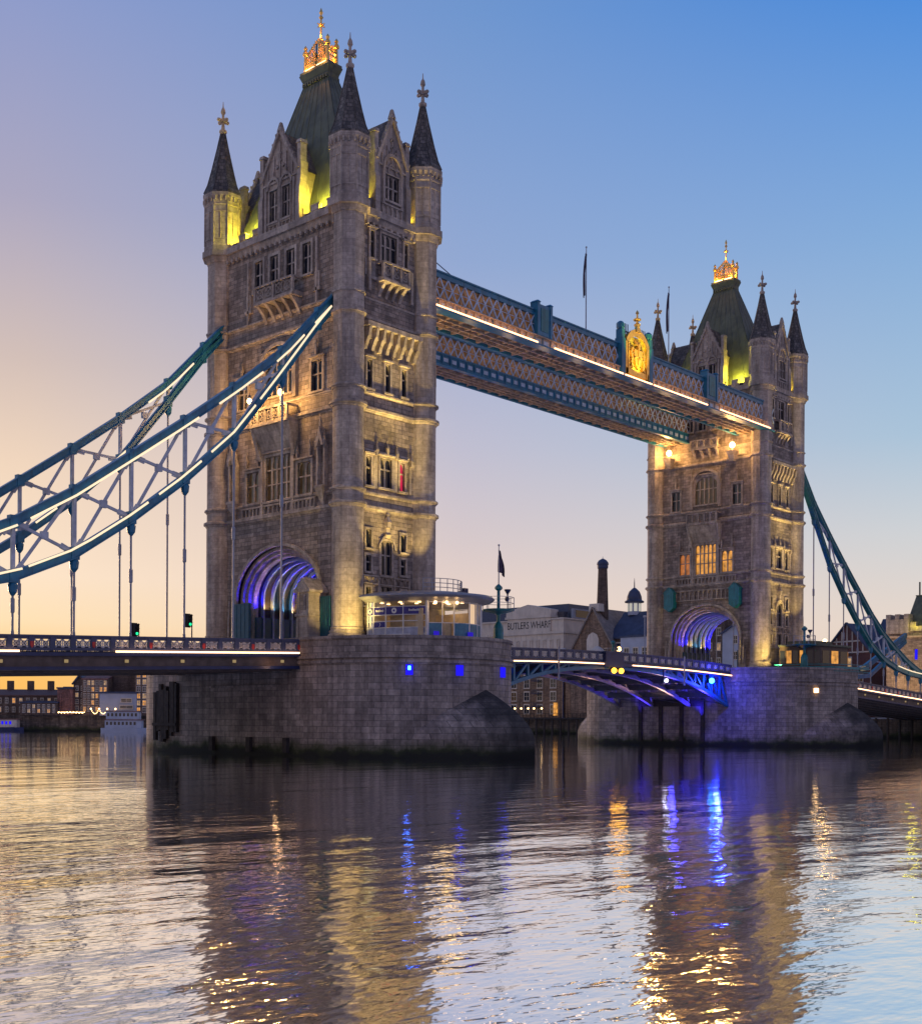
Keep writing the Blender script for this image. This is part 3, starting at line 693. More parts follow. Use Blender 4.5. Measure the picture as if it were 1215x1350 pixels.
    if isnear:
        for u in (-6.55, 6.75):
            mb = MB(UX); niche(mb, u, 25.9, 32.2); mb.build('niche', [TRIM], T)
    return T
near = tower('bridge_tower', 'larger nearer Gothic stone tower with lit gold crest and blue-lit arch beside the glass cabin', 0, (1, 1.05, 1), -1, 3)
far = tower('bridge_tower', 'smaller farther Gothic stone tower with amber windows and teal signal boxes over its arch', 82.3, (1.02, .945, 1), 1, 5)
# ------------------------------------------------------------------ piers
def bow(hw, y0, L, n=2.1, N=28):
    out = []
    for k in range(N+1):
        t = PI*k/N; c, s = math.cos(t), math.sin(t)
        out.append((-hw*abs(c)**(2/n)*(1 if c > 0 else -1), -y0-L*abs(s)**(2/n)))
    return out
def pier_outline(off=0.):
    a = bow(10.65+off, 10.3, 13+off); return a+[(-x, -y) for x, y in a]
def ring_wall(mb, pts, z0, z1, mi=0, close=True):
    acc = 0; P = pts+[pts[0]] if close else pts
    for a, b in zip(P[:-1], P[1:]):
        l = math.dist(a, b)
        mb.poly([(*a, z0), (*b, z0), (*b, z1), (*a, z1)], mi, [(acc, z0), (acc+l, z0), (acc+l, z1), (acc, z1)]); acc += l
def pier(label, x0, sy, sx=1.):
    T = thing('bridge_pier', label, 'bridge pier', (x0, 0, 0)); T.scale = (sx, sy, 1)
    mb = MB(); o = pier_outline()
    for z0, z1, off in ((-3, 8.55, 0), (8.55, 8.8, .18), (8.8, 9.0, .05), (9.0, 9.25, .22), (9.25, 10.75, .0)): ring_wall(mb, pier_outline(off), z0, z1)
    for z, a, b in ((8.55, 0, .18), (8.8, .18, .05), (9., .05, .22), (9.25, .22, 0)):
        A, B = pier_outline(a), pier_outline(b)
        for k in range(len(A)): mb.poly([(*A[k], z), (*A[(k+1) % len(A)], z), (*B[(k+1) % len(B)], z), (*B[k], z)])
    mb.poly([(x, y, 10.2) for x, y in pier_outline(-.6)])
    mb.build('pier_body', [PIER], T)
    mb = MB(); A, B = pier_outline(.14), pier_outline(-.6)
    ring_wall(mb, A, 10.752, 11.0); ring_wall(mb, B, 10.2, 11.0)
    for k in range(len(A)): k2 = (k+1) % len(A); mb.poly([(*A[k], 11.), (*A[k2], 11.), (*B[k2], 11.), (*B[k], 11.)]); mb.poly([(*A[k], 10.752), (*A[k2], 10.752), (*B[k2], 10.752), (*B[k], 10.752)])
    mb.build('parapet', [PIER], T)
    # pointed cutwaters dying into the round ends
    for s in (-1, 1):
        mb = MB(); lv = []
        for j in range(25):
            t = j/24; z = -3+t*9.4; zz = max(0, z-1.6)/4.8
            w = max(0, 1-zz**1.7); N = 28; row = []
            for k in range(N+1):
                q = -1+2*k/N
                x = q*7.0*w; base = 10.3+13*math.sqrt(max(0, 1-min(1, abs(x)/10.65)**2.1))-.4
                nose = 28.2*w+(1-w)*23.0
                y = base+(max(0, nose-23.0)+.6*w)*(1-abs(q))**.9+ .35*w
                row.append((x, s*y, z))
            lv.append(row)
        for a, b in zip(lv[:-1], lv[1:]):
            for k in range(len(a)-1):
                mb.poly([a[k], a[k+1], b[k+1], b[k]], 0, [(p[0], p[2]) for p in (a[k], a[k+1], b[k+1], b[k])])
        mb.build('cutwater', [DAMP], T)
    return T
DAMP = masonry('damp_granite', (.33, .275, .245), (.12, .105, .095), .56, 1.2, bump=.45, var=.24, stain=.6, weed=True, msize=.022)
def damp(m):
    # tide-wet algae patch over the point of the cutwater
    t = m.node_tree; P = next(n for n in t.nodes if n.type == 'BSDF_PRINCIPLED'); src = P.inputs['Base Color'].links[0].from_socket
    N = t.nodes.new; L = t.links.new
    tc_ = N('ShaderNodeTexCoord'); sp = N('ShaderNodeSeparateXYZ'); L(tc_.outputs['Object'], sp.inputs[0]); nz = N('ShaderNodeTexNoise'); nz.inputs['Scale'].default_value = .45; nz.inputs['Detail'].default_value = 6; L(tc_.outputs['Object'], nz.inputs['Vector'])
    def M_(op, a, b):
        n = N('ShaderNodeMath'); n.operation = op
        for i, v in enumerate((a, b)):
            if hasattr(v, 'is_output'): L(v, n.inputs[i])
            else: n.inputs[i].default_value = v
        return n.outputs[0]
    d = M_('ABSOLUTE', M_('SUBTRACT', sp.outputs[0], 1.4), 0); e = M_('ADD', M_('MULTIPLY', d, .17), M_('MULTIPLY', M_('SUBTRACT', nz.outputs[0], .5), 1.5))
    mr = N('ShaderNodeMapRange'); L(e, mr.inputs[0]); mr.inputs[1].default_value = 1.05; mr.inputs[2].default_value = .45
    mx = N('ShaderNodeMix'); mx.data_type = 'RGBA'; mx.blend_type = 'MULTIPLY'; L(mr.outputs[0], mx.inputs[0]); L(src, mx.inputs[6]); mx.inputs[7].default_value = (.2, .215, .22, 1); L(mx.outputs[2], P.inputs['Base Color'])
damp(DAMP)
pn = pier('nearer stone pier with round bow carrying the glass-walled cabin and three blue lights', 0, 1)
pf = pier('farther stone pier washed by blue light where the opening road span lands on it', 80.3, .9, 1.2)
# openings with lamps in the upstream bow
for px, py, m, em in ((-6.9, -20.25, CYANL, 1), (-3.1, -22.75, BLUEL, 0), (2.6, -22.95, BLUEL, 0)):
    d = Vector((px/10.65**2, (py+10.3)/169, 0)).normalized(); t = Vector((-d.y, d.x, 0)); q = Vector((px, py, 7.9))
    mb = MB(); 
    mb.bar(q-t*.34, q+t*.34, .5, .95)
    lp = mb.build('lamp_niche', [BLUEL], pn)
    mb = MB(); mb.bar(q+d*.27+Vector((0, 0, .15))-t*.12, q+d*.27+Vector((0, 0, .15))+t*.12, .1, .34); mb.build('lamp', [CYANL if em else BLUEL], lp)
    light('niche_glow', 'POINT', q+d*.6, 16 if em else 8, (.05, .08, 1), pn, .15)
mb = MB(); mb.box(-5.8, -5.4, -21.95, -21.4, 7.5, 8.1); mb.build('lamp_niche', [BULBW], pf)
# timber fender and pipework on the shaded flank
mb = MB()
random.seed(5)
for k in range(9): mb.box(-10.95-random.random()*.12, -10.68, 9.3+k*.46, 9.74+k*.46, 1.0+random.random()*1.4, 6.2+random.random()*1.1)
mb.box(-11.2, -11.08, 9.2, 13.4, 2.7, 3.0)
TARRED = paint('tarred_timber', (.035, .027, .024), .85, 0, .5, 2, .4)
mb.build('timber_fender', [TARRED], pn)
for y in (-2.5, 3.4, -8.): 
    mb = MB(); mb.box(-11.05, -10.66, y-.28, y+.28, .3, 1.7); mb.build('mooring_recess', [TARRED], pn)
mb = MB(); mb.box(-10.8, -10.66, -7, 4.5, 6.5, 6.75); mb.build('ledge', [PIER], pn)
# ------------------------------------------------------------------ suspended side spans
def parapet_span(T, xs, zf, y, sgn, pitch=1.75, red=3, reds=True, zoff=0.):
    # pierced cast-iron parapet; xs from..to, zf(x)=top height
    x0, x1 = xs; n = max(1, round(abs(x1-x0)/pitch)); w = (x1-x0)/n
    rail = MB(); lat = MB(); sh = MB()
    for k in range(n):
        a, b = x0+w*k, x0+w*(k+1); za, zb = zf(a), zf(b)
        rail.bar((a, y, za-.06), (b, y, zb-.06), .34, .14); rail.bar((a, y, za-1.08), (b, y, zb-1.08), .26, .2)
        rail.bar((a, y, za-.22), (b, y, zb-.22), .16, .18)
        rail.box(a-.22, a+.22, y-.14, y+.14, za-1.15, za-.02)
        p, q = min(a, b)+.24, max(a, b)-.24; zc = (za+zb)/2; u, l = zc-.3, zc-.99; m = 2
        for i in range(m):
            c0, c1 = p+(q-p)*i/m, p+(q-p)*(i+1)/m; cm = (c0+c1)/2; zm = (u+l)/2
            lat.bar((c0, y, l), (c1, y, u), .09, .1); lat.bar((c0, y, u), (c1, y, l), .09, .1)
            for r_ in range(6):
                t0, t1 = r_*PI/3, (r_+1)*PI/3
                lat.bar((cm+.2*math.cos(t0), y, zm+.2*math.sin(t0)), (cm+.2*math.cos(t1), y, zm+.2*math.sin(t1)), .09, .08)
            lat.bar((c0, y, l), (c0, y, u), .07, .07)
        if reds and k % red == 0: sh.ext([(a-.13, za-.5), (a+.13, za-.5), (a+.13, za-.85), (a, za-1.), (a-.13, za-.85)], y-.2, y-.141) if sgn < 0 else None
    o = rail.build('parapet_rail', [NAVYL], T); lat.build('lattice_panel', [BLUEG], o)
    if sh.f: sh.build('shield', [RED], o)
NAVYL = paint('blue_grey_ironwork', (.05, .06, .12), .5, 0, .2, 1.5)
BLUEG = paint('lattice_ironwork', (.55, .5, .47), .5, 0, .2, 1.5)
def span(name, label, xa, za, xb, zb, gaps):
    T = thing(name, label, 'bridge span', (0, 0, 0))
    zf = lambda x: za+(zb-za)*(x-xa)/(xb-xa)
    for sgn in (-1, 1): parapet_span(T, (xa, xb), zf, sgn*9.55, sgn)
    mb = MB(); L = [(xa, zf(xa)), (xb, zf(xb))]
    def strip(y0, y1, dz0, dz1, b, mi=0):
        A = [(xa, y0, za+dz0), (xa, y1, za+dz0), (xa, y1, za+dz1), (xa, y0, za+dz1)]; B = [(xb, y0, zb+dz0), (xb, y1, zb+dz0), (xb, y1, zb+dz1), (xb, y0, zb+dz1)]
        for k in range(4): b.poly([A[k], A[(k+1) % 4], B[(k+1) % 4], B[k]], mi)
        b.poly(A, mi); b.poly(B, mi)
    strip(-9.35, 9.35, -1.5, -1.25, mb); mb.build('roadway', [ASPH], T)
    mb = MB()
    for s in (-1, 1):
        strip(s*9.35, s*9.9, -1.62, -1.34, mb); strip(s*9.36, s*9.55, -2.45, -1.62, mb, 1); strip(s*9.3, s*9.8, -2.72, -2.45, mb)
    mb.build('edge_girder', [NAVY, BROWN], T)
    mb = MB(); n = 5
    for y in (-8.4, -5.6, -2.8, 0, 2.8, 5.6, 8.4): strip(y-.25, y+.25, -2.9, -1.5, mb)
    m = int(abs(xb-xa)/2.6)
    for k in range(m+1):
        x = xa+(xb-xa)*k/m; mb.box(x-.12, x+.12, -9.3, 9.3, zf(x)-2.4, zf(x)-1.5)
    mb.build('floor_beams', [BROWN], T)
    nn = abs(int((xb-xa)/5.25)); bl = MB()
    for k in range(nn):
        x = xa+(xb-xa)*(k+.35)/nn; bl.box(x-.13, x+.13, -9.72, -9.555, zf(x)-2.15, zf(x)-1.9)
    bl.build('bulkhead_lamp', [glow(name+'_bulkhead_glow', (.7, .5, .25), .45)], T)
    lo = xa
    for s in (-1, 1):
        for g0, g1 in gaps:
            mb = MB(); mb.bar((g0, s*9.95, zf(g0)-1.26), (g1, s*9.95, zf(g1)-1.26), .1, .14); mb.build('light_strip', [STRIP], T)
    return T
span('approach_span', 'road deck with pierced parapet from the nearer tower out of frame left', -10.75, 10.82, -92, 7.7, ((-10.9, -30.1), (-38.4, -60)))
span('approach_span', 'road deck with lit parapet from the farther tower to the shore arch', 92.9, 11.05, 176, 6.6, ((93.1, 175),))
# ------------------------------------------------------------------ suspension chains
GREENB = paint('green_blue_ironwork', (.03, .2, .23), .4, 0, .25, 1.5, weather=(.02, .12, .15))
UPP = [(4.2, 46.2), (8, 42.2), (12.4, 37.5), (17.9, 33.), (23.1, 29.1), (28.4, 25.3), (33.6, 21.6), (38.8, 18.5), (44.1, 16.1), (49.3, 14.1), (55, 12.5), (58, 12.0)]
LOW = [(4.6, 45.2), (8.2, 41.1), (12.4, 35.7), (17.9, 28.9), (23.1, 24.2), (28.4, 20.1), (33.6, 16.6), (38.8, 14.3), (44.1, 13.), (49.3, 12.3), (55, 11.9), (58, 11.8)]
def chain(label, x0, sx, y, rodtop, led, PM=None):
    PM = PM or BLUE
    T = thing('suspension_chain', label, 'suspension chain', (x0, 0, 0))
    f = lambda p, dy=0, dz=0: (sx*p[0], y+dy, p[1]+dz)
    for nm, P in (('upper_chord', UPP), ('lower_chord', LOW)):
        mb = MB()
        for a, b in zip(P[:-1], P[1:]): mb.bar(f(a), f(b), .45, .7); mb.bar(f(a, 0, .38), f(b, 0, .38), .75, .09); mb.bar(f(a, 0, -.38), f(b, 0, -.38), .75, .09)
        for p in P[1:-1]: mb.box(sx*p[0]-.35, sx*p[0]+.35, y-.29, y+.29, p[1]-.5, p[1]+.5)
        mb.build(nm, [PM], T)
    for k in range(2, 11):
        mb = MB(); u, l = UPP[k], LOW[k]
        if u[1]-l[1] > 1: mb.bar(f(u), f(l), .3, .26); mb.build('post', [BRACE], T)
    for k in range(2, 10):
        u0, l0, u1, l1 = UPP[k], LOW[k], UPP[k+1], LOW[k+1]
        if u0[1]-l0[1] < .9: continue
        mb = MB(); mb.bar(f(u0, .05), f(l1, .05), .16, .24); mb.bar(f(l0, -.05), f(u1, -.05), .16, .24)
        c = ((u0[0]+l1[0]+l0[0]+u1[0])/4, (u0[1]+l1[1]+l0[1]+u1[1])/4); mb.box(sx*c[0]-.3, sx*c[0]+.3, y-.16, y+.16, c[1]-.3, c[1]+.3)
        for q in (u0, l1, l0, u1):
            d = Vector((c[0]-q[0], c[1]-q[1])).normalized(); e = (q[0]+d.x*1.3, q[1]+d.y*1.3); mb.bar(f(q), f(e), .14, .45)
        mb.build('brace', [BRACE], T)
    for P, off, segs in ((UPP, -.5, led[0]), (LOW, .5, led[1])):
        def at(t):
            x = P[0][0]+(P[-1][0]-P[0][0])*t
            for a, b in zip(P[:-1], P[1:]):
                if a[0] <= x <= b[0]: return (x, a[1]+(b[1]-a[1])*(x-a[0])/(b[0]-a[0]))
            return P[-1]
        for a, b in segs:
            mb = MB(); n = max(2, int((b-a)*30))
            for k in range(n):
                p, q = at(a+(b-a)*k/n), at(a+(b-a)*(k+1)/n); mb.bar(f(p, -.44, off*.75), f(q, -.44, off*.75), .06, .17)
            mb.build('light_strip', [STRIPC], T)
    for k in range(2, 11):
        l = LOW[k]; zt = rodtop(l[0]); 
        if l[1]-.5 < zt+.4: continue
        mb = MB(); xx = sx*l[0]
        mb.lathe([(.12, l[1]-1.5), (.34, l[1]-1.2), (.4, l[1]-.7), (.2, l[1]-.3)], 8, (xx, y), mi=1)
        mb.tube((xx, y, zt), (xx, y, l[1]-1.4), .095, 8)
        zm = zt+(l[1]-zt)*.52; mb.lathe([(.1, zm-.6), (.17, zm-.5), (.17, zm+.5), (.1, zm+.6)], 8, (xx, y)); mb.lathe([(.16, zt-.2), (.12, zt+.5)], 8, (xx, y))
        mb.build('hanger_rod', [RODM, BLUE], T)
    # short link rising to the shore tower
    mb = MB(); mb.bar((sx*58, y, 12), (sx*70, y, 14.6), .55, 1.); mb.bar((sx*70, y, 14.6), (sx*90, y, 22.), .55, 1.1); mb.bar((sx*58, y, 11.8), (sx*72, y, 12.9), .5, .8); mb.bar((sx*72, y, 12.9), (sx*90, y, 20.8), .5, .8)
    mb.build('short_link', [BLUE], T)
    mb = MB()
    for k in range(6):
        t = k/6; a = (58+32*t, 12+10*t**1.35); b = (58+32*(t+.1), 11.8+9*(t+.1)**1.6); mb.bar(f(a), f(b), .2, .2)
    mb.build('brace', [PALE], T)
    return T
rl = lambda x: 10.82-(x-10.7)*.0384-.1; rr = lambda x: 11.05-(x-10.6)*.0535-.1
chain('nearer blue truss chain with bright light strips leading to the left tower', .75, -1, -8.2, rl, (((.05, .085), (.11, .17), (.2, .29), (.33, .62), (.64, .95)), ((.04, .2), (.21, .3), (.32, .4), (.42, .62), (.63, .95))))
chain('blue truss chain on the far side of the left road deck', 0, -1, 9.0, rl, (((.1, .2),), ((.24, .33), (.38, .42))))
chain('nearer green-blue truss chain dropping from the right tower to the shore', 82.3, 1, -8.6, rr, ((), ((.74, .97),)), GREENB)
chain('truss chain on the far side of the right road deck, mostly behind the nearer one', 82.3, 1, 8.6, rr, ((), ()), GREENB)
# ------------------------------------------------------------------ high-level walkways
def walkway(label, y0, y1, arms):
    T = thing('high_walkway', label, 'walkway', (0, 0, 0)); xa, xb = 4.0, 78.3; cx = 41.2
    def ztop(x): return 49.75
    mb = MB(); mb.box(xa, xb, y0-.12, y0+.3, 49.35, 49.85); mb.box(xa, xb, y1-.3, y1+.12, 49.35, 49.85); mb.box(xa, xb, y0-.25, y0+.35, 49.85, 50.0); mb.box(xa, xb, y1-.35, y1+.25, 49.85, 50.)
    mb.frust((xa, xb, y0+.35, y1-.35), 49.7, (xa, xb, y0+1.6, y1-1.6), 50.25); mb.build('roof', [BLUE], T)
    mb = MB(); mb.box(xa, xb, y0-.1, y0+.3, 45.75, 47.25); mb.box(xa, xb, y1-.3, y1+.1, 45.75, 47.25)
    mb.box(xa, xb, y0-.2, y0-.102, 47.05, 47.25); mb.box(xa, xb, y0-(.85 if arms else .32), y0-.102, 45.75, 45.95); mb.box(xa, xb, y1+.102, y1+.2, 47.05, 47.25)
    k = 0; x = xa+.5
    while x < xb-1.2:
        for s, y in ((-1, y0-.1), (1, y1+.1)):
            mb.box(x, x+.12, min(y, y+s*.1), max(y, y+s*.1), 45.96, 47.04); mb.box(x+.35, x+1.1, min(y, y+s*.05), max(y, y+s*.05), 46.3, 46.75, 1)
        x += 1.45
    mb.build('bottom_girder', [BLUE, PALE], T)
    mb = MB(); x = xa
    for s, y in ((-1, y0), (1, y1)):
        x = xa; w = 1.3
        while x < xb-.1:
            mb.bar((x, y+s*.02, 47.25), (x+w, y+s*.02, 49.4), .08, .15); mb.bar((x+w, y+s*.05, 47.25), (x, y+s*.05, 49.4), .08, .15)
            x += w
        mb.bar((xa, y+s*.04, 48.32), (xb, y+s*.04, 48.32), .06, .05)
    mb.build('lattice', [PALE], T)
    mb = MB()
    for s, y in ((1, y0+.22), (-1, y1-.22)): mb.poly([(xa, y, 47.2), (xb, y, 47.2), (xb, y, 49.4), (xa, y, 49.4)])
    mb.build('glazing', [WALKG], T)
    mb = MB(); mb.box(xa, xb, y0+.3, y1-.3, 46.3, 46.5)
    n = 36
    for k in range(n+1):
        x = xa+(xb-xa)*k/n; mb.box(x-.1, x+.1, y0+.3, y1-.3, 45.8, 46.3)
        if k < n:
            x2 = xa+(xb-xa)*(k+1)/n; mb.bar((x, y0+.4, 45.95), (x2, y1-.4, 45.95), .1, .12); mb.bar((x, y1-.4, 46.05), (x2, y0+.4, 46.05), .1, .12)
    for y in (y0+1.3, (y0+y1)/2, y1-1.3): mb.box(xa, xb, y-.08, y+.08, 45.7, 46.0)
    mb.build('floor_beams', [SOFF], T)
    if arms:
        for a, b in ((6.3, 23.2), (26.3, 39.9), (40.4, 46.2), (46.7, 59.6), (63., 77.0)):
            mb = MB(); mb.bar((a, y0-.8, 46.04), (b, y0-.8, 46.04), .14, .16); mb.build('light_strip', [STRIPW], T)
        # bracketed lit cornice under the lattice
        mb = MB(); x = 6.5
        while x < 77:
            if not 39.6 < x < 46.9 and not 23 < x < 26.3 and not 59.4 < x < 63: mb.frust((x, x+.4, y0-.22, y0-.14), 46.3, (x, x+.4, y0-.34, y0-.14), 46.95)
            x += 1.1
        mb.box(xa, xb, y0-.14, y0-.101, 45.96, 47.04); mb.box(xa, xb, y0-.5, y0-.14, 46.96, 47.04); mb.build('cornice', [CREAM], T)
        for a, b in ((23.5, 26.1), (59.9, 62.7)):
            mb = MB(); mb.box(a, b, y0-.5, y0+.4, 47.1, 50.6); mb.box(a-.05, a+.35, y0-.6, y0+.5, 47.05, 50.8); mb.box(b-.35, b+.05, y0-.6, y0+.5, 47.05, 50.8)
            for q in (a+.17, b-.17): mb.frust((q-.3, q+.3, y0-.68, y0+.55), 50.8, (q-.15, q+.15, y0-.5, y0+.35), 51.)
            mb.box(a+.6, b-.6, y0-.56, y0-.502, 47.6, 50.2, 1); mb.build('panel_bay', [BLUE, TEAL], T)
        for q in (40.2, 46.3):
            mb = MB(); mb.box(q-.38, q+.38, y0-.68, y0+.4, 46.0, 50.6); mb.box(q-.3, q+.3, y0-.6, y0+.3, 50.6, 51.7)
            mb.lathe([(.4, 51.7), (.52, 51.9), (.52, 52.4), (.4, 52.55), (.2, 52.7)], 8, (q, y0-.15)); mb.build('emblem_post', [BLUE], T)
        E = MB(lambda u, d, z: (43.25+u, y0-.35-d, z))
        fo = lambda t: (2.5*math.cos(PI*(1-t)), 50.5+1.75*math.sin(PI*(1-t))**1.5); fi = lambda t: (1.95*math.cos(PI*(1-t)), 50.2+1.2*math.sin(PI*(1-t))**1.4)
        E.curve(fo, fi, [k/18 for k in range(19)], 0, .35)
        for s in (-1, 1): E.box(s*2.25-.3, s*2.25+.3, 0, .3, 46.4, 50.4); E.box(s*2.0-.1, s*2.0+.1, 0, .4, 46.4, 50.3)
        E.box(-2.5, 2.5, 0, .3, 46.4, 47.1)
        E.ext([(-.85, 49.7), (.85, 49.7), (.85, 48.6), (.5, 47.8), (0, 47.3), (-.5, 47.8), (-.85, 48.6)], .1, .4); E.box(-.1, .1, .4, .5, 47.6, 49.6); E.box(-.75, .75, .4, .5, 48.6, 48.8)
        random.seed(3)
        for s in (-1, 1):                       # rampant supporters and foliage scrolls
            pts = [(s*1.05, 47.3), (s*1.35, 47.9), (s*1.2, 48.5), (s*1.45, 49.1), (s*1.25, 49.6), (s*.95, 49.8)]
            for a, b in zip(pts[:-1], pts[1:]): E.bar((a[0], .25, a[1]), (b[0], .25, b[1]), .3, .3)
            E.bar((s*1.3, .25, 49.), (s*.85, .3, 49.2), .16, .16); E.bar((s*1.3, .25, 48.6), (s*.9, .3, 48.4), .16, .16); E.bar((s*1.2, .2, 47.5), (s*1.8, .2, 47.2), .2, .2)
            for k in range(9):
                a = random.random()*6; cx_, cz = s*random.uniform(.9, 1.9), random.uniform(47.2, 48.6)
                for j in range(5):
                    t0, t1 = a+j*.7, a+(j+1)*.7; E.bar((cx_+.28*math.cos(t0), .15, cz+.28*math.sin(t0)), (cx_+.28*math.cos(t1), .15, cz+.28*math.sin(t1)), .1, .1)
        E.bar((0, .25, 49.7), (0, .25, 50.4), .6, .4); E.box(-.5, .5, .1, .4, 50.2, 50.45)
        for k in range(-2, 3): E.bar((k*.22, .25, 50.4), (k*.26, .25, 50.8), .12, .12)
        E.frust((-.5, .5, 0, .5), 51.9, (-.25, .25, .1, .4), 52.7); 
        E.build('coat_of_arms', [GOLD], T)
        mb = MB(); c = (43.25, y0-.55); mb.lathe([(.3, 52.6), (.45, 52.9), (.16, 53.1), (.16, 53.3), (.5, 53.45), (.5, 53.6), (.13, 53.75), (.11, 54.2), (.24, 54.35), (.05, 54.7)], 8, c)
        mb.build('emblem_finial', [GOLD], T)
        mb = MB()
        for k in range(7):
            x = 41.0+k*.3 if k < 3 else 44.4+(k-3)*.3; mb.bar((x, y0-.3, 51.0), (x, y0-.3, 52.6), .07, .07)
        mb.bar((40.4, y0-.3, 51.6), (46.2, y0-.3, 51.6), .1, .16); mb.build('cresting', [NAVY], T)
        # back plate behind the pierced arms
        mb = MB(); mb.box(40.6, 45.9, y0-.34, y0-.15, 46.2, 51.3); mb.build('emblem_back', [paint('olive_gold_paint', (.42, .33, .07), .5, .3, .4, 2)], T)
    return T
STRIPW = glow('walkway_light_strip', (1, .46, .2), 5.5)
SOFF = paint('walkway_soffit', (.46, .35, .25), .7, 0, .3, 1.5)
CREAM = paint('cream_cornice', (.55, .42, .3), .6, 0, .2, 2)
wu = walkway('nearer covered walkway between the towers with light strip and gilded coat of arms', -9.7, -5.2, True)
wd = walkway('farther covered walkway between the towers, seen below the nearer one', 3.2, 7.4, False)
mb = MB(); mb.tube((6.5, -8.4, 52.2), (12.5, -8.4, 50.3), .05, 6); mb.tube((12.5, -8.4, 49.9), (12.5, -8.4, 50.6), .05, 6); mb.tube((12.5, -8.4, 50.3), (18, -8.4, 50.1), .03, 5); mb.build('stay_cable', [NAVY], wu)
# ------------------------------------------------------------------ opening road leaves
def zb(x): s = abs(x-41.15); return 10.0-5.9*(s/30.)**2.4
def leaf(label, xa, xb):
    # xa at the pier, xb at midspan
    T = thing('bascule_leaf', label, 'bascule bridge leaf', (0, 0, 0)); zt = lambda x: 11.9-.00075*(x-41.15)**2
    N = 24; X = [xa+(xb-xa)*k/N for k in range(N+1)]
    for sgn in (-1, 1): parapet_span(T, (xa, xb), zt, sgn*9.5, sgn, 1.6, reds=False)
    mb = MB()
    for a, b in zip(X[:-1], X[1:]): mb.poly([(a, -9.3, zt(a)-1.25), (b, -9.3, zt(b)-1.25), (b, 9.3, zt(b)-1.25), (a, 9.3, zt(a)-1.25)]); mb.poly([(a, -9.3, zt(a)-1.45), (b, -9.3, zt(b)-1.45), (b, 9.3, zt(b)-1.45), (a, 9.3, zt(a)-1.45)], 1)
    mb.build('roadway', [ASPH, LEAFP], T)
    for y in (-9.1, -3.1, 3.1, 9.1):
        mb = MB()
        for k, (a, b) in enumerate(zip(X[:-1], X[1:])):
            mb.bar((a, y, zb(a)), (b, y, zb(b)), .5, .42); mb.bar((a, y, zt(a)-1.6), (b, y, zt(b)-1.6), .5, .35)
            if k % 2 == 0 and zt(a)-1.6-zb(a) > .5:
                a2 = X[min(k+2, N)]; mb.bar((a, y, zb(a)), (a, y, zt(a)-1.6), .3, .3); mb.bar((a, y, zb(a)), (a2, y, zt(a2)-1.6), .26, .26)
        mb.build('girder', [BLUEB if y < -9 else LEAFP], T)
    for k in range(0, N, 3):
        x = X[k]; mb = MB(); zl = zb(x)
        mb.bar((x, -9, zl+.45), (x, 9, zl+.45), .3, .8)
        if zt(x)-1.6-zl > 1.2: mb.bar((x, -9, zt(x)-1.7), (x, 9, zt(x)-1.7), .2, .3)
        mb.build('cross_girder', [LEAFD], T)
    mb = MB()
    for k in range(0, N, 3):
        a, b = X[k], X[min(k+3, N)]
        for y in (-9, -3, 3): mb.bar((a, y, zb(a)+.2), (b, y+6, zb(b)+.2), .16, .1)
    mb.build('bracing', [LEAFD], T)
    for s in (-1, 1):
        e0, e1 = xa, xb+(1.9 if xa > xb else -1.9)
        mb = MB(); n = 12
        for k in range(n):
            a, b = e0+(e1-e0)*k/n, e0+(e1-e0)*(k+1)/n; mb.bar((a, s*9.82, zt(a)-1.5), (b, s*9.82, zt(b)-1.5), .08, .13)
        mb.build('light_strip', [STRIP], T)
        mb = MB()
        for a, b in zip(X[:-1], X[1:]): mb.bar((a, s*9.6, zt(a)-1.5), (b, s*9.6, zt(b)-1.5), .3, .45)
        mb.build('edge_girder', [NAVY], T)
    return T
BLUEB = paint('bascule_blue', (.02, .14, .26), .4, 0, .2, 1.5)
LEAFD = paint('leaf_dark_paint', (.06, .06, .08), .6, 0, .3, 1.2)
LEAFP = paint('leaf_underside_paint', (.24, .21, .21), .6, 0, .3, 1.2)
lfn = leaf('left leaf of the opening road span, hinged on the nearer pier', 10.9, 40.9)
lff = leaf('right leaf of the opening road span, its underside lit blue and cream', 67.7, 41.4)
mb = MB(); mb.box(37.2, 41.0, -10.1, -9.62, 10.0, 11.7); mb.box(37.0, 41.1, -10.2, -9.6, 11.7, 11.9); mb.build('tip_housing', [NAVY], lfn)
for x in (38.9, 40.4):
    mb = MB(); mb.ball((x, -10.1, 9.6), .34, 10); mb.box(x-.2, x+.2, -10., -9.6, 9.5, 10.0, 1); mb.build('signal_lamp', [AMBER, NAVY], lfn); light('amber_glow', 'POINT', (x, -10.7, 9.5), 30, (1, .5, .05), lfn, .3)
# bascule chamber mouth of the farther pier with its lamps
mb = MB()
for k in range(4): mb.box(-10.9, -10.66, -6.2+k*3.9, -5.6+k*3.9, .6, 6.6)
mb.box(-10.85, -10.66, -5.6, 5.5, 5.6, 6.6); mb.build('bascule_chamber_opening', [TARRED], pf); 
pf_lamps = ((62.1, -9.8, 9.0, CYANL, .38, (.015, .03, 1), 2200), (50.9, -9.8, 8.7, WHITEL, .22, (.05, .05, 1), 200))
for x, y, z, m, r, c, e in pf_lamps:
    l = thing('floodlight', 'cyan-blue floodlight under the right road leaf beside the farther pier' if m is CYANL else 'small white floodlight under the right road leaf left of the cyan one', 'floodlight', (x, y, z))
    mb = MB(); mb.ball((0, -.1, 0), r, 12); mb.build('lens', [m], l)
    mb = MB(); mb.box(-.3, .3, .1, .6, -.3, .3); mb.box(-.08, .08, .3, .45, .3, 1.6); mb.build('housing', [NAVY], l)
    light('blue_wash', 'POINT', (0, -1.0, -.3), e, c, l, .3)
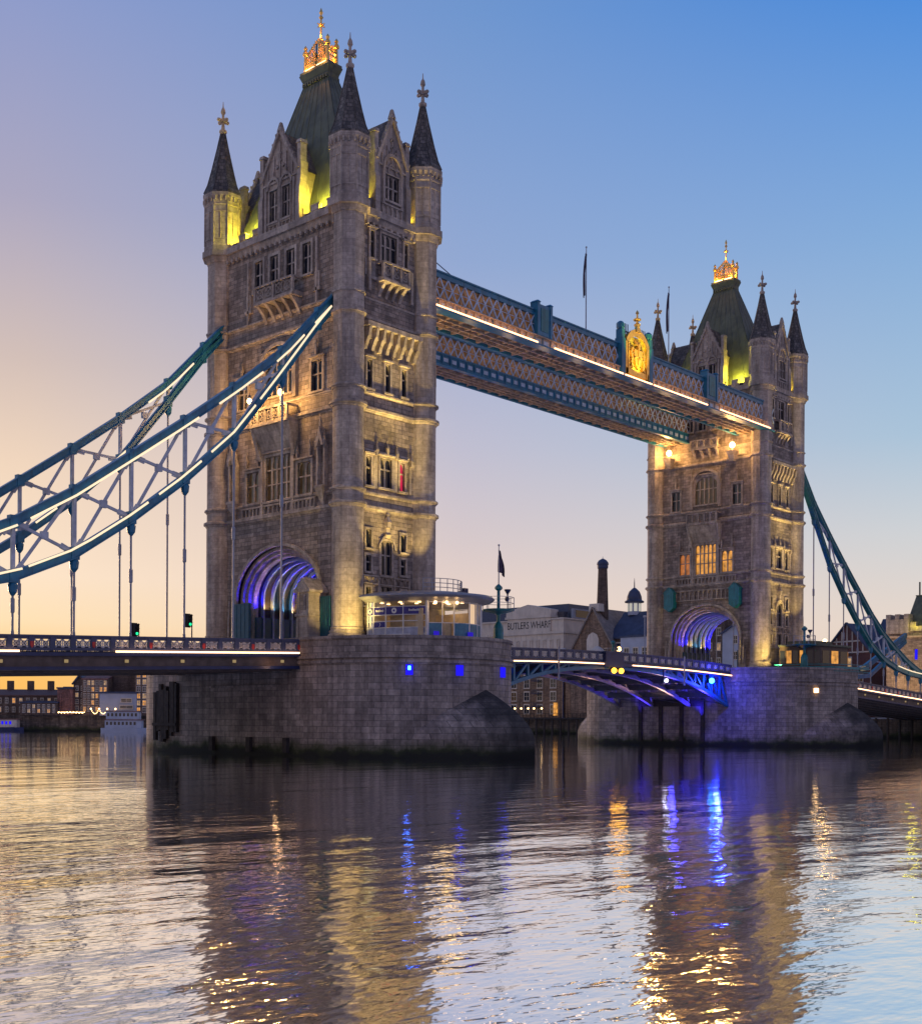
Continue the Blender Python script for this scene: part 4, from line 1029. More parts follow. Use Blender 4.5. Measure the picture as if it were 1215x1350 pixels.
for x, y, z, e, c in ((66.8, -5, 5.2, 3600, (.03, .02, 1)), (66.5, 5, 5.2, 1800, (.06, .03, 1)), (63, -1, 6.4, 1300, (1, .58, .4)), (58, -6, 8.0, 700, (.05, .03, 1)), (54, 5, 9., 350, (1, .5, .35))):
    light('leaf_wash', 'SPOT', (x, y, z-1.4), e*1.2, c, lff, .25, (x-4, y, z+6), 122, .5)
for x, y, z, e, c in ((13, -4, 6.0, 500, (.03, .02, 1)), (19, -6.5, 8.3, 350, (.04, .03, 1)), (26, -6.5, 9.2, 120, (.04, .03, 1))): light('leaf_wash', 'SPOT', (x, y, z-1.), e, c, lfn, .25, (x+3, y, z+6), 122, .5)
for x, z in ((28., 10.6), (55., 10.6)):           # navigation-sign poles hung on the leaves
    mb = MB(); mb.tube((x, -10.0, z-2.4), (x, -10., z+1.4), .11, 8); mb.build('marker_pole', [RODM], lfn if x < 41 else lff)
# ------------------------------------------------------------------ tower lamps and floodlighting
YEL = (1, .73, .2); ROOFY = (.9, .8, .05)
def floods(T, x0, sy, near):
    Y = -(YW*sy)
    zr = 16.3 if near else 15.6
    for u in (-2.7, 2.7):                         # projectors on the cabin roof, one pair per stage
        light('wall_flood', 'SPOT', (x0+u, Y-4.3, zr), 3000, YEL, None, .12, (x0+u*.5, Y, 27), 62, .5)
        light('wall_flood', 'SPOT', (x0+u, Y-4.5, zr), 20000, YEL, None, .12, (x0+u*.4, Y, 38.5), 26, .6)
    light('wall_flood', 'SPOT', (x0, Y-4.9, zr), 16000, YEL, None, .12, (x0, Y, 47), 18, .7)
    for sx, e in ((-1, 2900), (1, 900)):         # lamps lighting the corner turrets from the pier edge
        light('turret_flood', 'SPOT', (x0+sx*(8.2 if sx < 0 else 7.2), Y-4.6, 11.2), e, YEL, None, .12, (x0+sx*5, Y+.6, 16.5), 84, .7)
    for u, d, e in ((6.7, .4, 330), (-5.7, .4, 420)):      # gutters behind the parapet
        light('roof_glow', 'POINT', (x0-4.5, u*sy, 53.7), e, ROOFY, None, .15)
    for u in (-3.1, 3.2): light('roof_glow', 'POINT', (x0+u, -8.9*sy, 53.7), 330, ROOFY, None, .15)
    for s in (-1, 1): light('roof_glow', 'POINT', (x0-4.9, s*5.2*sy, 54.6), 900, ROOFY, None, .2)
    for yy in (-1.2, 1.2): light('crest_glow', 'POINT', (x0-1.1, yy, 71.5), 110, (1, .45, .08), None, .1); light('crest_glow', 'POINT', (x0, yy, 72.2), 150, (1, .45, .08), None, .12)
    light('crest_glow', 'POINT', (x0-.5, 0, 74.9), 60, (1, .45, .08), None, .1)
    # archway
    for s in (1, -1):
        for X, c, e in ((-4.3, (.012, .004, 1), 600), (-2.55, (1, .58, .2), 260), (-1.3, (.2, .6, .8), 90), (-.1, (.2, .6, .8), 80), (1.15, (1, .58, .2), 280), (2.45, (.015, .008, 1), 1200), (3.8, (.015, .008, 1), 900)):
            light('arch_glow', 'SPOT', (x0+X, s*4.35*sy, 14.6), e*(1.2 if c[2] == 1 else 1.7), c, None, .1, (x0+X, s*4.75*sy, 20), 130, .6)
floods(near, 0, 1.05, True); floods(far, 82.3, .945, False)
def lamp(label, loc, grp, e, r=.3, post=.8, bracket=None):
    T = thing('balcony_lamp', label, 'lamp', loc, 0, grp)
    mb = MB(); mb.lathe([(.14, 0), (.07, .1), (.06, post)], 8); 
    if bracket: mb.frust((-.5, .6, -.5, .5), -.6, (-.75, .6, -.7, .7), 0); mb.frust((-.1, .6, -.3, .3), -1.5, (-.5, .6, -.5, .5), -.602)
    mb.lathe([(.3, post+2*r), (.12, post+2*r+.25), (.03, post+2*r+.5)], 8); mb.build('post', [NAVY if not bracket else TRIM], T)
    mb = MB(); mb.ball((0, 0, post+r), r, 10); mb.build('globe', [BULB], T)
    light('lamp_light', 'POINT', (-.35-r, 0, post+r-.3), e, (1, .56, .16), T, r)
    return T
lamp('brighter of two balcony lamps on the nearer tower, right end', (-7.1, -2.4, 34.6), 'lamps on the nearer tower balcony', 1250, .3)
lamp('balcony lamp on the nearer tower half hidden behind the chain, left end', (-7.1, 2.5, 34.6), 'lamps on the nearer tower balcony', 1050, .26)
lamp('bracket lamp on the farther tower nearer the middle of the picture', (82.3-6.5, 5.9, 43.6), 'bracket lamps under the walkways', 1100, .42, .5, True)
lamp('bracket lamp on the farther tower below the end of the nearer walkway', (82.3-6.5, -5.0, 43.3), 'bracket lamps under the walkways', 1100, .42, .5, True)
for y, lb in ((5.95, 'left teal signal box over the farther arch'), (-5.3, 'right teal signal box over the farther arch')):
    T = thing('signal_box', lb, 'signal box', (82.3-5.42, y, 20.2))
    mb = MB(lambda u, d, z: (-d, u, z)); mb.ext([(-.85, .6), (0, 0), (.85, .6), (.85, 2.9), (0, 3.6), (-.85, 2.9)], .02, 1.0); mb.build('cabinet', [TEAL], T)
    mb = MB(lambda u, d, z: (-d, u, z)); mb.bar((-.95, .5, 2.85), (0, .5, 3.72), 1.1, .12); mb.bar((.95, .5, 2.85), (0, .5, 3.72), 1.1, .12); mb.box(-.5, .5, 1.0, 1.05, .9, 2.6); mb.build('hood', [TEAL], T)
# stone kiosk and teal screens at the nearer arch
T = thing('stone_kiosk', 'gabled stone kiosk standing at the right side of the nearer arch', 'kiosk', (-6.7, -6.6, 9.75))
mb = MB(); mb.box(-1., 1.3, -.9, .9, 0, 3.6); mb.box(-1.12, 1.3, -1.02, 1.02, 3.6, 3.85); mb.box(-1.1, 1.3, -1., 1., 0, .5); mb.box(-.9, 1.3, -.85, .85, 3.85, 6.0)
for s in (-1, 1): mb.box(-1., -.9, s*.75-.14, s*.75+.14, 3.85, 6.0); mb.box(-1.08, -1., s*.7-.16, s*.7+.16, .5, 3.4)
mb.build('body', [TRIM], T)
mb = MB(lambda u, d, z: (-d, u, z)); mb.ext([(-1.15, 5.9), (1.15, 5.9), (1.15, 6.1), (0, 7.35), (-1.15, 6.1)], -1.3, 1.15); mb.ext([(-.75, 6.15), (.75, 6.15), (0, 6.95)], 1.15, 1.2); mb.build('roof', [TRIM], T)
mb = MB(); mb.box(-.96, -.9, -.4, .4, 4.2, 5.7); mb.build('panel', [STONE], T)
SCREENP = paint('dark_teal_paint', (.008, .075, .125), .5)
for lb, x, y0, y1, h in (('tall teal screen at the left foot of the nearer arch', -6.5, 3.1, 5.8, 5.4), ('teal door between the stone kiosk and the right turret', -6.2, -8.9, -7.7, 5.4)):
    T = thing('teal_screen', lb, 'screen', (x, y0, 9.75)); mb = MB(); mb.box(-.1, .1, 0, y1-y0, 0, h); mb.box(-.16, .16, -.06, .06, 0, h+.1); mb.box(-.16, .16, y1-y0-.06, y1-y0+.06, 0, h+.1); mb.box(-.15, .15, .06, y1-y0-.06, h, h+.12)
    for k in range(1, 4): mb.box(-.13, .13, (y1-y0)*k/4-.04, (y1-y0)*k/4+.04, 0, h)
    mb.build('screen_panel', [SCREENP], T)
# pavement around the tower feet on each pier
for x0, hw_ in ((0, 10.4), (80.3, 12.4)):
    mb = MB(); mb.box(x0-hw_, x0+hw_, -9.6, 9.6, 9.4, 9.76); structure(mb.build('pavement', [ASPH]))
light('span_glow', 'POINT', (-14, -10.6, 8.2), 20, (1, .55, .25), None, .2)
# coat of arms lamp
light('emblem_flood', 'SPOT', (43.25, -13.2, 46.), 5000, (1, .85, .12), None, .2, (43.25, -9.9, 50.), 70, .5)
for k in range(11):  # added points under the walkways warm the soffits; no lamps hang there
    x = 9+k*6.5; e_ = 80 if 12 < x < 70 else 260
    light('soffit_fill', 'POINT', (x, -7.2, 43.6), e_, (1, .6, .25), None, .6); light('soffit_fill', 'POINT', (x, 5.4, 43.4), e_*.6, (1, .6, .25), None, .6)
# ------------------------------------------------------------------ glass cabin on the nearer pier
def arc(cx, cy, hx, L, t): return (cx+hx*math.cos(t), cy-L*math.sin(t))
T = thing('control_cabin', 'round-fronted glass cabin with oval roof and lit interior on the nearer pier', 'cabin', (0, 0, 10.2))
CX, CY = .9, -12.4
mb = MB(); th = [PI*k/40 for k in range(41)]
top = [arc(CX, CY, 6.5, 9.2, t) for t in th]; rim = [arc(CX, CY, 6.9, 9.6, t) for t in th]
def stack(mb, prof, mi=0):
    P = [[(*arc(CX, CY, a, b, t), z) for t in th] for a, b, z in prof]
    for A, B in zip(P[:-1], P[1:]):
        for k in range(40): mb.poly([A[k], A[k+1], B[k+1], B[k]], mi)
    return P
P = stack(mb, [(5.6, 8.1, 4.3), (6.5, 9.3, 4.55), (6.7, 9.5, 4.75), (6.5, 9.3, 4.95), (4.6, 6.4, 5.35), (2.5, 3.4, 5.55)]); mb.poly(P[-1]); mb.poly(P[0])
mb.poly([(CX-6.5, CY, 4.6), (CX+6.5, CY, 4.6), (CX+4.6, CY, 5.35), (CX-4.6, CY, 5.35)])
mb.build('roof', [paint('cabin_roof_metal', (.3, .29, .31), .4, .3, .15, 2)], T)
HX, HL = 5.5, 8.0
mbk = MB(); gl = MB(); ban = MB(); low = MB(); lamps = MB()
ns = 12; TT = [PI*q for q in (.04, .14, .24, .34, .42, .5, .6, .66, .73, .833, .91, .968, 1.)]
Wht = WHITE
for k, t in enumerate(TT):
    p = arc(CX, CY, HX, HL, t); w = .24 if k in (3, 8) else .09
    mbk.bar((*p, .2), (*p, 4.4), w, w)
for k in range(ns):
    a, b = arc(CX, CY, HX, HL, TT[k]), arc(CX, CY, HX, HL, TT[k+1]); A = arc(CX, CY, HX-.1, HL-.1, TT[k]); B = arc(CX, CY, HX-.1, HL-.1, TT[k+1])
    for z in (1.2, 1.85, 2.45, 3.04, 3.8) if k > 7 else (2.25, 4.2): mbk.bar((*a, z), (*b, z), .07, .07)
    gl.poly([(*A, .2), (*B, .2), (*B, 4.4), (*A, 4.4)], 0)
    if k == 6: low.box(min(a[0], b[0]), max(a[0], b[0]), a[1]+.25, b[1]+.4, .1, 2.2, 2); continue
    h_ = 1.85 if k > 7 else 2.25
    for q in range(3):
        ta, tb = TT[k]+(TT[k+1]-TT[k])*q/3, TT[k]+(TT[k+1]-TT[k])*(q+1)/3; pa, pb = arc(CX, CY, HX-.03, HL-.03, ta), arc(CX, CY, HX-.03, HL-.03, tb)
        low.poly([(*pa, .1), (*pb, .1), (*pb, h_), (*pa, h_)], 0 if k > 7 else 1)
mbk.build('frame', [WHITE], T)
CGL = NM('cabin_glass'); _tr = CGL.n('ShaderNodeBsdfTransparent', {0: (.82, .8, .78, 1)}); _gl = CGL.n('ShaderNodeBsdfGlossy', {0: (1, 1, 1, 1), 1: .05}); _fr = CGL.n('ShaderNodeFresnel', {0: 1.45})
CGL.link(CGL.n('ShaderNodeMixShader', {0: _fr.outputs[0], 1: _tr.outputs[0], 2: _gl.outputs[0]}).outputs[0], CGL.o.inputs[0])
gl.build('glazing', [CGL.m], T); low.build('base_panel', [paint('frosted_panel', (.35, .38, .5), .5), paint('teal_panel', (.07, .2, .3), .5), paint('cabin_door', (.45, .34, .2), .5)], T)
mb = MB(); mb.poly([(CX-5, CY-.2, 0), (CX+5, CY-.2, 0), (CX+5, CY-.2, 4.3), (CX-5, CY-.2, 4.3)]); mb.poly([(*arc(CX, CY, 5.3, 7.8, t), .12) for t in th])
for i, (x, y) in enumerate(((-3, -15.), (-.8, -16.), (1.5, -15.2), (3.4, -16.4))): mb.box(x-.8, x+.8, y-.3, y+.3, .1, 2.3 if i % 2 else 1.2)
mb.box(-3.2, -3.0, -18.2, -14, .1, 3.6); mb.box(2.0, 2.15, -19.5, -15, .1, 3.4)
mb.build('interior', [paint('cabin_interior', (.5, .4, .27), .7, 0, .3, 1.)], T)
mb = MB()
for t in (.52, .64, .76, .85, .94): 
    for r in (.92, .7): p = arc(CX, CY, HX*r, HL*r, PI*t); mb.box(p[0]-.12, p[0]+.12, p[1]-.12, p[1]+.12, 4.18, 4.26)
mb.build('downlight', [BULBW], T)
for q in (.6, .65, .7): p = arc(CX, CY, HX+.35, HL+.5, PI*q); mb = MB(); mb.ball((*p, 4.1), .16, 8); mb.build('soffit_lamp', [BULBW], T); light('cabin_light', 'POINT', (p[0], p[1], 13.9), 7, (1, .62, .2), None, .4)
for x, y, e in ((-2.2, -16.2, 80), (1.2, -17.8, 60), (3.6, -15.6, 40)): light('cabin_light', 'POINT', (x, y, 14.0), e*.7, (1, .66, .3), None, .7)
# banners with lettering and badge
def on_arc(t, z, off=.08):
    p = Vector((*arc(CX, CY, HX+off, HL+off, t), z)); dx = Vector((-HX*math.sin(t), -HL*math.cos(t), 0)).normalized()   # d/dt, runs right to left as seen
    X = -dx; Z = Vector((0, 0, 1)); N = X.cross(Z)
    return Matrix(((X.x, Z.x, N.x, p.x), (X.y, Z.y, N.y, p.y), (X.z, Z.z, N.z, p.z), (0, 0, 0, 1)))
def banner(k0, k1, z0, z1):
    mb = MB(); n = 3
    for j in range(n):
        ta, tb = TT[k0]+(TT[k1]-TT[k0])*j/n, TT[k0]+(TT[k1]-TT[k0])*(j+1)/n
        mb.poly([(*arc(CX, CY, HX+.03, HL+.03, ta), z0), (*arc(CX, CY, HX+.03, HL+.03, tb), z0), (*arc(CX, CY, HX+.03, HL+.03, tb), z1), (*arc(CX, CY, HX+.03, HL+.03, ta), z1)])
    return mb.build('banner', [BLUEP], T)
bz0, bz1 = 3.08, 3.77
for k in range(8, 12):
    b = banner(k, k+1, bz0, bz1); tm = (TT[k]+TT[k+1])/2; Mx = on_arc(tm, (bz0+bz1)/2)
    if k in (9, 11):                              # round badge
        mb = MB(); mb.lathe([(.27, 0), (.27, .03)], 16); mb.lathe([(.1, .03), (.1, .05)], 10, mi=1); me = mb.build('badge', [WHITE, BLUEP], b); me.matrix_local = Mx
    else:                                         # a line of small pale letters too far off to read, ending in a cross
        mb = MB(); n_ = 9 if k == 8 else 6
        for q in range(n_): w_ = .1; x_ = -.62*n_/9+q*.135; mb.box(x_, x_+w_, -.07, .07+.05*(q % 3 == 0), 0, .012)
        x_ = .68*n_/9; mb.box(x_-.03, x_+.03, -.12, .12, 0, .012); mb.box(x_-.12, x_+.12, -.03, .03, .0121, .02)
        me = mb.build('lettering', [WHITE], b); me.matrix_local = Mx
b = banner(10, 11, 1.9, 2.4); mb = MB()
for q in range(7): mb.bar((.14*math.cos(1.2-q*.4), .16*math.sin(1.2-q*.4), .01), (.14*math.cos(1.2-q*.4-.4), .16*math.sin(1.2-q*.4-.4), .01), .05, .02)
me = mb.build('emblem', [WHITE], b); me.matrix_local = on_arc((TT[10]+TT[11])/2, 2.15)
mb = MB(); p_ = arc(CX, CY, HX-.35, HL-.35, PI*.99); mb.tube((*p_, .2), (*p_, 4.3), .28, 12); mb.build('column', [WHITE], T)
mb = MB(); 
for k in range(10):
    t = PI*(.22+.5*k/9); p = arc(CX, CY, 4.2, 5.9, t); mb.tube((*p, 5.3), (*p, 6.6), .04, 6)
    if k < 9:
        q = arc(CX, CY, 4.2, 5.9, PI*(.22+.5*(k+1)/9))
        for z in (5.75, 6.15, 6.58): mb.bar((*p, z), (*q, z), .06, .06)
mb.build('roof_railing', [RODM], T)
mb = MB(); mb.box(3.9, 4.5, -17.0, -16.5, 5.2, 6.1); mb.build('roof_vent', [NAVY], T); mb = MB(); mb.box(3., 3.6, -17.6, -17., 5.1, 5.7); mb.build('roof_vent', [NAVY], T)
mb = MB()
for t_ in (.69, .5): x, y = arc(CX, CY, HX+.12, HL+.12, PI*t_); mb.box(x-.3, x+.3, y-.1, y+.05, .6, 1.45)
mb.build('notice', [glow('blue_notice', (.06, .03, 1), .45)], T)
# cabin on the farther pier
T = thing('control_cabin', 'low dark cabin with yellow-lit windows on the farther pier', 'cabin', (82.3, -12.5, 10.2))
mb = MB(); o = [(-6, 0), (-6, -3), (-4.4, -5.6), (2, -6.6), (5.2, -4.5), (6, -2), (6, 0)]
ring_wall(mb, o, 0, 4.); mb.slab([(x*1.08, y*1.08) for x, y in o], 4., 4.25, 1); mb.slab([(x*.6, y*.7) for x, y in o], 4.25, 4.9, 1)
mb.build('body', [paint('cabin_timber', (.1, .07, .06), .6), LEAD], T)
wn_ = MB()
for (a, b), g_ in zip(zip(o[:-1], o[1:]), (0, 1, 0, 1, 0, 0)):
    A, B = Vector(a), Vector(b); n_ = 3
    nrm = Vector((-(B-A).y, (B-A).x)).normalized(); nrm = -nrm if nrm.dot((A+B)/2) < 0 else nrm
    for k in range(n_):
        p, q = A.lerp(B, (k+.12)/n_)+nrm*.05, A.lerp(B, (k+.88)/n_)+nrm*.05
        w_ = MB(); w_.poly([(p.x, p.y, 1.6), (q.x, q.y, 1.6), (q.x, q.y, 3.4), (p.x, p.y, 3.4)]); w_.build('window', [LITA if (k+g_) % 3 == 1 else GLASS], T)
mb = MB(); 
for a, b in zip(o[:-1], o[1:]): 
    for z in (.4, .9, 1.35): mb.bar((a[0]*1.25, a[1]*1.45, z), (b[0]*1.25, b[1]*1.45, z), .08, .35 if z == .9 else .1)
mb.build('railing', [TEAL], T)
T2 = thing('roof_lamp', 'bright orange lamp above the farther pier cabin roof', 'lamp', (83.6, -15.9, 15.0)); mb = MB(); mb.ball((0, 0, .3), .28, 10); mb.build('globe', [BULB], T2); mb = MB(); mb.lathe([(.1, -.2), (.1, .1)], 8); mb.build('post', [NAVY], T2); light('lamp_light', 'POINT', (0, -.5, .4), 50, (1, .55, .16), T2, .2)
# ------------------------------------------------------------------ signal masts and flags
def mast(label, loc, flag=True, h=10., sc=1.):
    T = thing('signal_mast', label, 'signal mast', loc); T.scale = (sc,)*3
    mb = MB(); mb.lathe([(.75, 0), (.75, .4), (.55, .6), (.55, 2.2), (.4, 2.6), (.22, 2.9), (.2, 3.6), (.34, 3.9), (.34, 4.1), (.18, 4.3), (.17, 6.2), (.42, 6.4), (.42, 6.6), (.1, 6.9)], 10); mb.build('column', [TEAL], T)
    mb = MB(); mb.lathe([(.3, 3.7), (1.7, 4.05), (1.75, 4.2), (.3, 4.25)], 12); mb.build('platform', [TEAL], T)
    mb = MB()
    for k in range(8):
        a = k*PI/4; b = a+PI/4; mb.tube((1.65*math.cos(a), 1.65*math.sin(a), 4.2), (1.65*math.cos(a), 1.65*math.sin(a), 5.5), .04, 5)
        for z in (4.85, 5.48): mb.bar((1.65*math.cos(a), 1.65*math.sin(a), z), (1.65*math.cos(b), 1.65*math.sin(b), z), .05, .05)
    mb.build('railing', [RODM], T)
    mb = MB(); mb.lathe([(.05, 5.5), (.1, 5.9), (.36, 6.3), (.36, 6.4)], 10, (1.0, -.4)); mb.tube((1., -.4, 4.2), (1., -.4, 5.6), .05, 6); mb.lathe([(.1, 5.2), (.26, 5.4), (.2, 5.7)], 8, (1.75, .3)); mb.build('searchlight', [NAVY], T)
    if flag:
        mb = MB(); mb.tube((0, 0, 6.6), (0, 0, 6.6+h), .07, 8, r2=.045); mb.ball((0, 0, 6.65+h), .12, 8); mb.build('flagpole', [RODM], T)
        limp(T, 6.3+h, 2.5, .8)
    return T
FLAGM = paint('limp_flag_cloth', (.06, .04, .07), .9, 0, .5, 2)
def limp(T, z, L, s=1):
    mb = MB(); rows = []
    for j in range(9):
        t = j/8; w = (.15+.85*math.sin(PI*min(1, t*1.15)*.62))*.95*(1-t*.35); zz = z-t*L
        rows.append([(s*(.06+t*.5*(k > 0)+w*k/4*.8), .16*math.sin(k*2.4+t*2), zz-.5*k/4) for k in range(5)])
    for a, b in zip(rows[:-1], rows[1:]):
        for k in range(4): mb.poly([a[k], a[k+1], b[k+1], b[k]])
    for a, b in zip(rows[:-1], rows[1:]):
        for k in range(4): mb.poly([(p[0], p[1]+.03, p[2]) for p in (a[k], a[k+1], b[k+1], b[k])])
    mb.build('flag', [FLAGM], T)
mast('teal signal mast with railed platform and limp dark flag beside the glass cabin', (6.6, -19.1, 10.4), True, 4.4, .92)
mast('teal signal mast with railed platform on the downstream end of the farther pier', (80.5, 19.5, 10.4), False, 0, .9)
mast('teal signal mast with railed platform next to the dark cabin on the farther pier', (75.8, -16.6, 10.4), False, 0, .95)
for x, lb in ((35.6, 'taller limp flag on a pole above the walkway left of the coat of arms'), (53.9, 'limp flag on a pole above the walkway right of the coat of arms')):
    T = thing('flagpole', lb, 'flagpole', (x, -8.0, 49.9)); mb = MB(); mb.tube((0, 0, 0), (0, 0, 11.0), .08, 8, r2=.05); mb.ball((0, 0, 11.05), .12, 8); mb.build('pole', [RODM], T); limp(T, 10.4, 5.2, -.55)
T = thing('flagpole', 'small flag on a pole just right of the farther tower', 'flagpole', (147, 20, 4.2)); mb = MB(); mb.tube((0, 0, 0), (0, 0, 25.2), .12, 8, r2=.07); mb.build('pole', [RODM], T); limp(T, 24.5, 5.5, 1)
# traffic lights on the left deck
def signal(label, x, y, z):
    T = thing('traffic_light', label, 'traffic light', (x, y, z), 0, 'traffic lights on the left road deck')
    mb = MB(); mb.tube((0, 0, 0), (0, 0, 3.3), .07, 8); mb.build('pole', [NAVY], T)
    mb = MB(); mb.box(-.62, -.14, -.3, .12, 2.1, 3.25); mb.box(-.7, -.06, .12, .16, 2., 3.35)
    for k in range(3): mb.lathe([(.001, 0), (.001, .001)], 3) if False else mb.frust((-.58, -.18, -.5, -.3), 2.42+k*.36, (-.58, -.18, -.46, -.3), 2.46+k*.36)
    mb.build('signal_head', [DARK], T)
    mb = MB(); mb.ball((-.38, -.3, 2.3), .14, 8); mb.build('lens', [GREENL], T)
signal('left of two green traffic lights on the left road deck, shorter in view', -17.9, 5.6, 9.3); signal('right of two green traffic lights on the left road deck, nearest the tower', -13.9, 2.6, 10.3)
# ------------------------------------------------------------------ buildings on the far bank
BRICK = masonry('brown_brick', (.29, .19, .13), (.18, .15, .12), .3, .8, bump=.2, var=.3, stain=.6)
DBRICK = masonry('dark_brick', (.17, .115, .09), (.09, .075, .065), .3, .8, bump=.2, var=.3, stain=.6)
PBRICK = masonry('pink_brick', (.3, .14, .12), (.15, .1, .09), .3, .8, bump=.2, var=.25, stain=.5)
STUCCO = paint('pale_stucco', (.62, .54, .46), .8, 0, .15, .4, .1, weather=(.42, .36, .31))
BSLATE = paint('blue_slate_roof', (.04, .055, .11), .6, 0, .3, .6)
GREYST = paint('weathered_coping', (.26, .21, .18), .8, 0, .3, 1)
GREY = paint('grey_cladding', (.24, .26, .33), .6, 0, .15, .5)
FWHITE = paint('pale_blue_render', (.4, .43, .52), .7, 0, .1, .5)
def windows(T, rects, mats, d=-.06, frame=None, dep=.12):
    proto = {}
    for i, (x, z, w, h, g_) in enumerate(rects):
        key = (round(w, 2), round(h, 2), g_)
        if key not in proto:
            mb = MB(lambda u, dd, zz: (u, -dd, zz)); e = .14*min(1.5, w)
            for s in (-1, 1): mb.box(s*(w/2+e/2)-e/2, s*(w/2+e/2)+e/2, .0, dep, 0, h)
            mb.box(-w/2-e, w/2+e, 0, dep, h, h+e*1.6); mb.box(-w/2-e*1.3, w/2+e*1.3, 0, dep*1.6, -e*1.4, 0)
            mb.box(-.05, .05, .02, .08, 0, h); mb.box(-w/2, -.05, .02, .08, h*.5-.04, h*.5+.04); mb.box(.05, w/2, .02, .08, h*.5-.04, h*.5+.04)
            mb.poly([(-w/2, .012, 0), (w/2, .012, 0), (w/2, .012, h), (-w/2, .012, h)], 1)
            o = mb.build('window', [frame or STUCCO, g_], T); proto[key] = o
        else:
            o = proto[key].copy(); COL.objects.link(o); o.parent = T
        o.location = (x, 0, z)
def building(name, label, cat, loc, rz, w, dp, h, mat, rects=(), roof='flat', rmat=None, rh=2.5, group=None, frame=None):
    T = thing(name, label, cat, loc, rz, group)
    mb = MB(); mb.box(-w/2, w/2, 0, dp, 0, h); mb.build('wall', [mat], T)
    mb = MB(); r = rmat or BSLATE
    if roof == 'flat':
        mb.box(-w/2-.2, w/2+.2, -.25, dp+.2, h, h+.4); mb.box(-w/2+1, w/2-1, 1.5, dp-1, h+.4, h+.4+rh*.5)
    elif roof == 'gable_side':                    # ridge along the facade
        for s, y in ((0, -.3), (1, dp+.3)):
            mb.poly([(-w/2-.2, y, h), (w/2+.2, y, h), (w/2+.2, dp/2, h+rh), (-w/2-.2, dp/2, h+rh)])
        for s in (-1, 1): mb.poly([(s*w/2, 0, h), (s*w/2, dp, h), (s*w/2, dp/2, h+rh)])
        mb.box(-w/2-.2, w/2+.2, -.35, -.05, h-.35, h)
    elif roof == 'gable_front':
        mb.poly([(-w/2, 0, h), (w/2, 0, h), (0, 0, h+rh)], 1); mb.poly([(-w/2, dp, h), (w/2, dp, h), (0, dp, h+rh)], 1)
        for s in (-1, 1): mb.poly([(s*(w/2+.3), -.3, h-.2), (0, -.3, h+rh+.15), (0, dp, h+rh+.15), (s*(w/2+.3), dp, h-.2)]); mb.bar((s*(w/2+.3), -.3, h-.2), (0, -.3, h+rh+.2), .5, .35)
    mb.build('roof', [r, mat], T)
    if rects: windows(T, rects, None, frame=frame)
    return T
def grid(x0, x1, nx, z0, z1, nz, w, h, lit=.15, pal=(LITA,), dark=GLASS, skip=0.):
    out = []
    for i in range(nx):
        for j in range(nz):
            if random.random() < skip: continue
            x = x0+(x1-x0)*(i+.5)/nx; z = z0+(z1-z0)*(j+.5)/nz-h/2
            out.append((x, z, w, h, random.choice(pal) if random.random() < lit else dark))
    return out
random.seed(21)
LITD = pane('dim_far_window', (.05, .03, .02), (1, .6, .28), .55)
# --- warehouse with the painted name, seen over the left road leaf
T = thing('wharf_warehouse', 'pale pedimented warehouse with BUTLERS WHARF painted across its top', 'warehouse', (178, 104.4, 4.2), -PI/2)
# local: x runs to the right, front face at y=0; right corner at x=0
mb = MB(); mb.box(-40, 0, 0, 22, 0, 17.5); mb.build('lower_wall', [BRICK], T)
mb = MB(); mb.box(-40, .0, -.05, 22, 17.5, 23.); mb.box(-40.2, .35, -.5, 22.3, 22.9, 23.5); mb.box(-40.1, .2, -.3, 22.2, 17.3, 17.8); mb.box(-40, -.1, .1, 21.9, 23.5, 26.9); mb.box(-40.2, .2, -.3, 22.2, 26.7, 27.1)
mb.box(-19.5, -4.4, -.35, 3, 23.5, 27.4); mb.box(-20.1, -4., -.8, 3.2, 27.4, 28.0)
pts = [(-20, 28), (-4.2, 28), (-4.2, 29.6), (-12.2, 31.2), (-20, 29.6)]; mb2 = MB(lambda u, d, z: (u, -d, z)); mb2.ext(pts, -3, .35); mb.v += mb2.v
n0 = len(mb.v)-len(mb2.v); mb.f += [tuple(i+n0 for i in f) for f in mb2.f]; mb.m += mb2.m; mb.uv += mb2.uv
mb.build('upper_wall', [STUCCO], T)
windows(T, [(-1.8-k*2.35, 19., .75, 2.2, LITD if k not in (4,) else GLASS) for k in range(12)], None, dep=.25)
windows(T, [(-3.5-k*4.6, 1.3+j*3.5, 1.7, 2.2, GLASSW if (k*3+j*5) % 7 == 0 else GLASS) for k in range(4) for j in range(4)], None)
mb = MB()
for j in range(4): mb.box(-10.2, -7.4, -1.3, 0, 3.0+j*3.5, 3.15+j*3.5); [mb.box(-10.2+q*.35, -10.14+q*.35, -1.3, -1.24, 3.15+j*3.5, 4.1+j*3.5) for q in range(9)]; mb.box(-10.2, -7.4, -1.3, -1.24, 4.1+j*3.5, 4.18+j*3.5)
mb.build('balconies', [NAVY], T)
mb = MB(); mb.frust((-39, -1, 3, 20), 27.1, (-36, -3, 6, 17), 31.4); mb.box(-8, -2.0, 2.5, 14, 27.1, 29.); mb.build('roof', [paint('mansard_lead', (.07, .065, .08), .6)], T)
mb = MB(); mb.box(-.6, .25, 4., 20, 27.1, 29.8); mb.box(.26, .3, 5, 19, 27.5, 29.4, 1); mb.build('roof_terrace', [GREY, GLASS], T)
textmesh('lettering', 'BUTLERS WHARF', 2.75, paint('sign_black', (.03, .03, .035), .8), T, Matrix.Translation((-11.9, -.37, 25.4)) @ Matrix.Rotation(PI/2, 4, 'X'), .015, .72)
